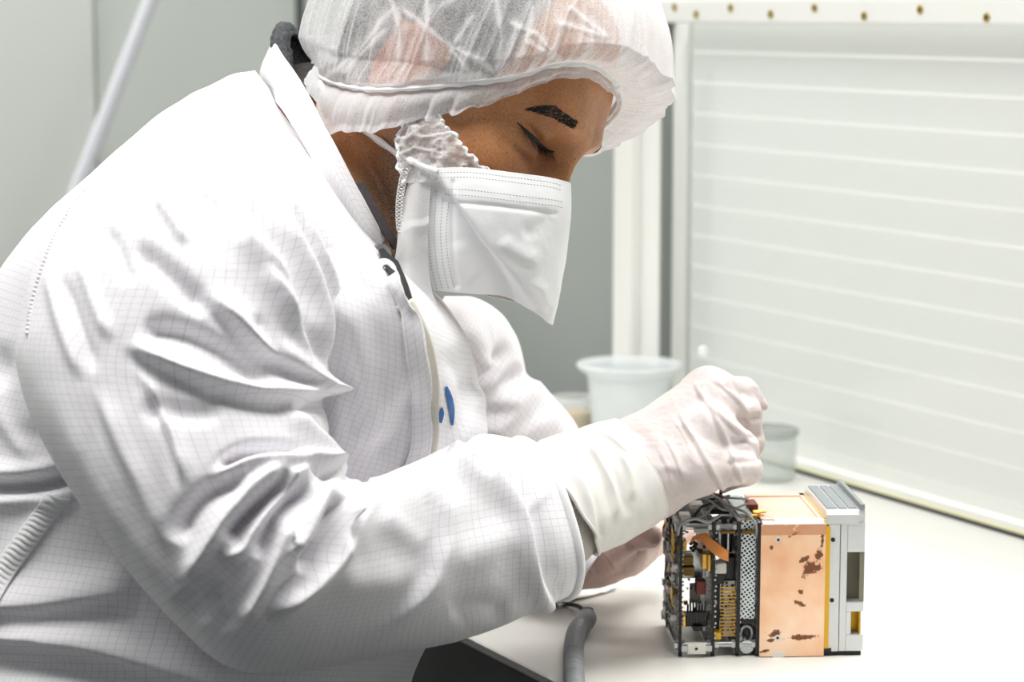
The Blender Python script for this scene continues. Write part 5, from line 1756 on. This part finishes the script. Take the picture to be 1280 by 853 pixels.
m_perf.l(m_perf.mix(hole, srgb(214, 220, 222), srgb(14, 14, 15)), b.inputs['Base Color']); m_perf = m_perf.m
part(MB().box((sx(925), .0025, sz(776)), (sx(944), .0045, sz(652)), .0003), 'perforated_panel', m_perf)
part(MB().box((sx(925), .001, sz(781)), (sx(944), .006, sz(776)), .0004), 'cross_bar', m_edge)
spg = [(sx(934.5) + .0042 * math.cos(a), .005 + a * .00035, sz(796) + .0062 * math.sin(a)) for a in np.linspace(0, 2 * PI * 5, 70)]
part(MB().pipe(spg, .0012, 160, 8), 'spring', m_silver, None, True)
part(MB().rod((sx(934.5), .004, sz(812)), (sx(934.5), .012, sz(812)), .005).rod((sx(934.5), .0035, sz(812)), (sx(934.5), .004, sz(812)), .0038), 'spacer_cap', m_silver, None, True)

# ---- wires over the top of the boards
wl = [([(845, .004, 664), (850, -.002, 652), (866, -.003, 647), (884, .0, 652), (900, .004, 645)], .0013, m_wire),
      ([(846, .0, 668), (848, -.003, 655), (858, -.002, 650), (880, .01, 648), (896, .02, 638)], .0010, m_wire),
      ([(900, .03, 634), (916, .02, 640), (932, .004, 643), (942, -.002, 655), (944, .001, 672)], .0011, m_wire),
      ([(903, .02, 632), (912, .012, 642), (918, .004, 646), (922, .0, 652)], .0014, m_wire),
      ([(872, .03, 634), (888, .02, 632), (902, .01, 640), (918, .02, 644), (940, .03, 640)], .0010, m_wire),
      ([(862, .05, 640), (878, .04, 630), (893, .03, 628), (905, .03, 634)], .0009, m_silver),
      ([(905, .06, 643), (922, .05, 640), (938, .05, 641), (948, .06, 643)], .0009, m_wire),
      ([(850, .07, 650), (872, .07, 648), (900, .06, 645), (926, .07, 644)], .0011, m_wire_d),
      ([(868, .015, 652), (880, .02, 640), (896, .03, 640), (910, .035, 650)], .0012, m_wire_d),
      ([(930, .01, 660), (934, .004, 650), (940, .004, 646), (946, .01, 648)], .0010, m_kap)]
for pts, rad, mt in wl:
    part(MB().pipe([(sx(a), y, sz(c)) for a, y, c in pts], rad * .85, 40, 8), 'wire', mt, None, True)
part(MB().box((sx(853), .02, sz(662)), (sx(886), .08, sz(656)), .001), 'cover_strip', m_chip)
part(MB().box((sx(893), .03, sz(654)), (sx(918), .09, sz(647)), .001), 'cover_strip', m_chip)
part(MB().box((sx(925), .02, sz(655)), (sx(944), .09, sz(650)), .001), 'cover_strip', m_silver)
part(MB().box((sx(868), .03, sz(647)), (sx(884), .05, sz(641)), .0006), 'white_block', m_white_p)
gt = MB()
for k in range(4): gt.rod((sx(945), .02 + .0016 * k, sz(649)), (sx(961), .022 + .0016 * k, sz(648)), .0008, seg=8)
part(gt.box((sx(946), .018, sz(654)), (sx(954), .03, sz(648)), .0005), 'gold_connector', m_gold)
part(MB().box((sx(944), .04, sz(652)), (sx(956), .06, sz(645)), .0006), 'connector', m_red)

# ---- copper end: front sheet, framed top sheet, white tape, amber film edge
cf = part(MB().box((sx(949), -.0016, sz(822)), (sx(1030), .0, sz(656)), .0002), 'copper_panel', m_cop)
for px, py in ((970.5, 674.5), (971.5, 798)):
    ws_ = part(MB().rod((sx(px), -.0017, sz(py)), (sx(px), -.0022, sz(py)), .0022, seg=20), 'washer', m_white_p, cf)
    part(MB().rod((sx(px), -.0020, sz(py)), (sx(px), -.0026, sz(py)), .0010, seg=14), 'screw', m_edge, cf)
part(MB().box((sx(951), .0, .001), (sx(1030), D_, sz(655)), .0006), 'housing', m_alu)
part(MB().prism([(-.0014, sz(657)), (-.0014, sz(655.5)), (.0012, sz(650)), (.0045, sz(650)), (.0045, sz(651)), (.001, sz(652)), (-.0008, sz(656.5))], 0, sx(966), sx(1030)), 'white_tape', m_white_p)
part(MB().prism([(-.0014, sz(657)), (-.0012, sz(655.5)), (.0012, sz(652)), (.0030, sz(652)), (.001, sz(654))], 0, sx(951), sx(966)), 'white_tape', m_white_p)
ct = MB(); zt = sz(651)
ct.box((sx(952), .006, zt - .002), (sx(1024), D_ - .004, zt - .0012)); ct.box((sx(952), .0045, zt - .002), (sx(1030), .009, zt), .0003); ct.box((sx(952), D_ - .008, zt - .002), (sx(1030), D_, zt), .0003); ct.box((sx(1023), .0045, zt - .002), (sx(1030), D_, zt), .0003)
part(ct, 'copper_top', plain('copper_pale', srgb(240, 204, 182), .36, .2, noise=.05, nscale=60))
part(MB().box((sx(1028), -.0008, .006), (sx(1036), .0012, sz(659)), .0002), 'amber_strip', m_kap)
part(MB().box((sx(1029), .004, zt - .001), (sx(1033), D_, zt + .0006), .0002).box((sx(1027.5), -.001, sz(660)), (sx(1031), .006, sz(650)), .0004), 'amber_edge', plain('film_pale', srgb(238, 216, 140), .4))
part(MB().box((sx(966), -.0019, sz(823)), (sx(980), -.0015, sz(816)), .0001), 'tape_corner', m_white_p)

# ---- milled aluminium end frame
zt = sz(655)
fr = MB()
fr.box((sx(1034), .0, .0035), (sx(1048.6), D_, zt), .0005)
fr.box((sx(1049.4), .0006, .0035), (sx(1058), D_, zt), .0005)
fr.box((sx(1058), .0006, sz(692)), (sx(1080), D_, zt), .0006)
fr.box((sx(1058), .0006, sz(767)), (sx(1080), D_, sz(755)), .0005)
fr.box((sx(1058), .0006, .0035), (sx(1080), D_, sz(796)), .0005)
fr.box((sx(1058), .0006, sz(796)), (sx(1064), D_, sz(767)), .0003)
fr.box((sx(1077.5), .010, sz(796)), (sx(1080), D_, sz(692)), .0003)
part(fr, 'end_frame', m_alu)
part(MB().box((sx(1058), .012, sz(755)), (sx(1077.5), .014, sz(692))).prism([(sx(1074), .0015), (sx(1080), .0015), (sx(1080), .011), (sx(1077.6), .011)], 2, sz(755), sz(692)), 'pocket', m_olive)
part(MB().box((sx(1064), .010, sz(796)), (sx(1077.5), .012, sz(767))).box((sx(1074.5), .0015, sz(796)), (sx(1076.3), .010, sz(767))), 'pocket', m_goldbox)
cap = MB()
cap.prism([(.0, sz(657)), (.0, sz(645)), (.0015, sz(641.5)), (.004, sz(640.5)), (D_, sz(640.5)), (D_, sz(657))], 0, sx(1031.5), sx(1072))
cap.prism([(.002, sz(657)), (.002, sz(645)), (.003, sz(641)), (.005, sz(639.5)), (D_, sz(639.5)), (D_, sz(657))], 0, sx(1072), sx(1080))
part(cap, 'top_cap', m_alu)
zc = sz(640.5)
for x0, x1 in ((1034, 1047), (1049.5, 1060), (1062, 1071)):
    part(MB().box((sx(x0), .010, zc), (sx(x1), D_ - .006, zc + .0008), .0003), 'top_slat', m_alu_d)
part(MB().box((sx(1074), .003, zc), (sx(1080), D_, zc + .0045), .0006), 'top_flange', m_alu_d)
for px, py in ((1039.5, 676), (1039.5, 752)):
    part(MB().rod((sx(px), .0003, sz(py)), (sx(px), -.0005, sz(py)), .0016, seg=16), 'screw', m_edge)
part(MB().rod((sx(1079.6), .02, sz(668)), (sx(1080.6), .02, sz(668)), .0024, seg=16), 'screw', m_edge)
part(MB().box((sx(1030), -.0002, .0035), (sx(1040), .003, .0062), .0003), 'clip', m_edge)
part(MB().box((sx(944), .002, .0), (sx(1078), D_ - .004, .0042), .0006), 'base_rail', m_edge)

# =================================================================== tool, cable, wipe
tip = P(900.5, 624, 1.79); topp = P(905, 566, 1.80)
tool = empty('hex_driver', tip, 'thin black driver held upright between the gloved fingers over the boards', 'tool')
d = topp - tip
MB().rod((0, 0, 0), tuple(d * .9), .0013, .0013, 12).build('shaft', m_edge, tool, True)
MB().rod(tuple(d * .55), tuple(d * 1.15), .0034, .0042, 6).build('grip', m_chip, tool, True)
o = MB().box((-.008, -.003, 0), (.006, .003, .0015), .0004).build('copper_flake', m_red); o.location = P(895, 620, 1.788); o.rotation_euler = (.1, .35, .3)
o.parent = None; o['label'] = 'small brown scrap of tape by the tip of the driver'; o['category'] = 'tape scrap'; o.name = 'tape_scrap'

# coiled cord
path = np.array([on_table(734, 772, TABLE_Z + .0095), on_table(731, 778, TABLE_Z + .0095), on_table(722, 788, TABLE_Z + .0085), on_table(717.5, 806, TABLE_Z + .0083), on_table(717, 830, TABLE_Z + .0083), on_table(719, 860, TABLE_Z + .0083), on_table(730, 884, TABLE_Z + .0083), on_table(760, 898, TABLE_Z + .0083), on_table(810, 896, TABLE_Z + .0083)])
pc = arc_spline(path, 2600)
tg = np.gradient(pc, axis=0); tg /= np.linalg.norm(tg, axis=1, keepdims=True)
sd_ = np.cross(tg, np.array([0, 0, 1.0])); sd_ /= np.linalg.norm(sd_, axis=1, keepdims=True); up2 = np.cross(sd_, tg)
ln = np.linalg.norm(np.diff(pc, axis=0), axis=1).sum()
an = np.linspace(0, 2 * PI * ln / .0031, 2600)
hel = pc + .0064 * (np.cos(an)[:, None] * sd_ + np.sin(an)[:, None] * up2)
cord = empty('coiled_cord', path[3], 'grey coiled cord on the bench top below the sleeve cuff', 'cord')
m_cord = plain('cord_grey', srgb(150, 154, 156), .42)
keep_world(MB().pipe(path, .0054, n=80, seg=12).build('groove_shade', m_edge, None, True), cord)  # dark tube added inside the coil to put shade into its grooves
o = MB().pipe(hel, .00100, n=2600, seg=8).build('coil', m_cord, None, True); keep_world(o, cord)
lead = [path[0] + np.array([0, 0, .004]), on_table(733, 766, TABLE_Z + .008), on_table(722, 758, TABLE_Z + .004), on_table(706, 755, TABLE_Z + .0022), on_table(690, 756, TABLE_Z + .0018), on_table(664, 764, TABLE_Z + .0018)]
keep_world(MB().pipe(lead, .0017, n=60, seg=10).build('lead', m_rubber, None, True), cord)
keep_world(MB().pipe([path[0] + np.array([.0, 0, .006]), path[0], path[1]], .0048, n=16, seg=14).build('strain_relief', m_rubber, None, True), cord)

# folded wipe
S0 = np.array([[(690, 752), (708, 738), (734, 731), (764, 726)], [(694, 758), (712, 746), (738, 738), (772, 731)], [(700, 762), (716, 752), (745, 745), (770, 738)]], float)
S = bicubic(np.concatenate([S0, np.zeros(S0.shape[:2] + (1,))], -1), 40, 60)
S = np.array([[on_table(a[0], a[1], TABLE_Z + .001) for a in row] for row in S])
S[..., 2] += .0035 * np.abs(fbm(S[..., 0] * 45, S[..., 1] * 45, None, 3, 9)) + .0055 * np.exp(-((np.linspace(0, 1, 40) - .5) / .18) ** 2)[:, None]
tag(thicken_sheet('cleaning_wipe', S, .0008, m_frill), 'crumpled white wipe lying under the rosy glove', 'wipe')
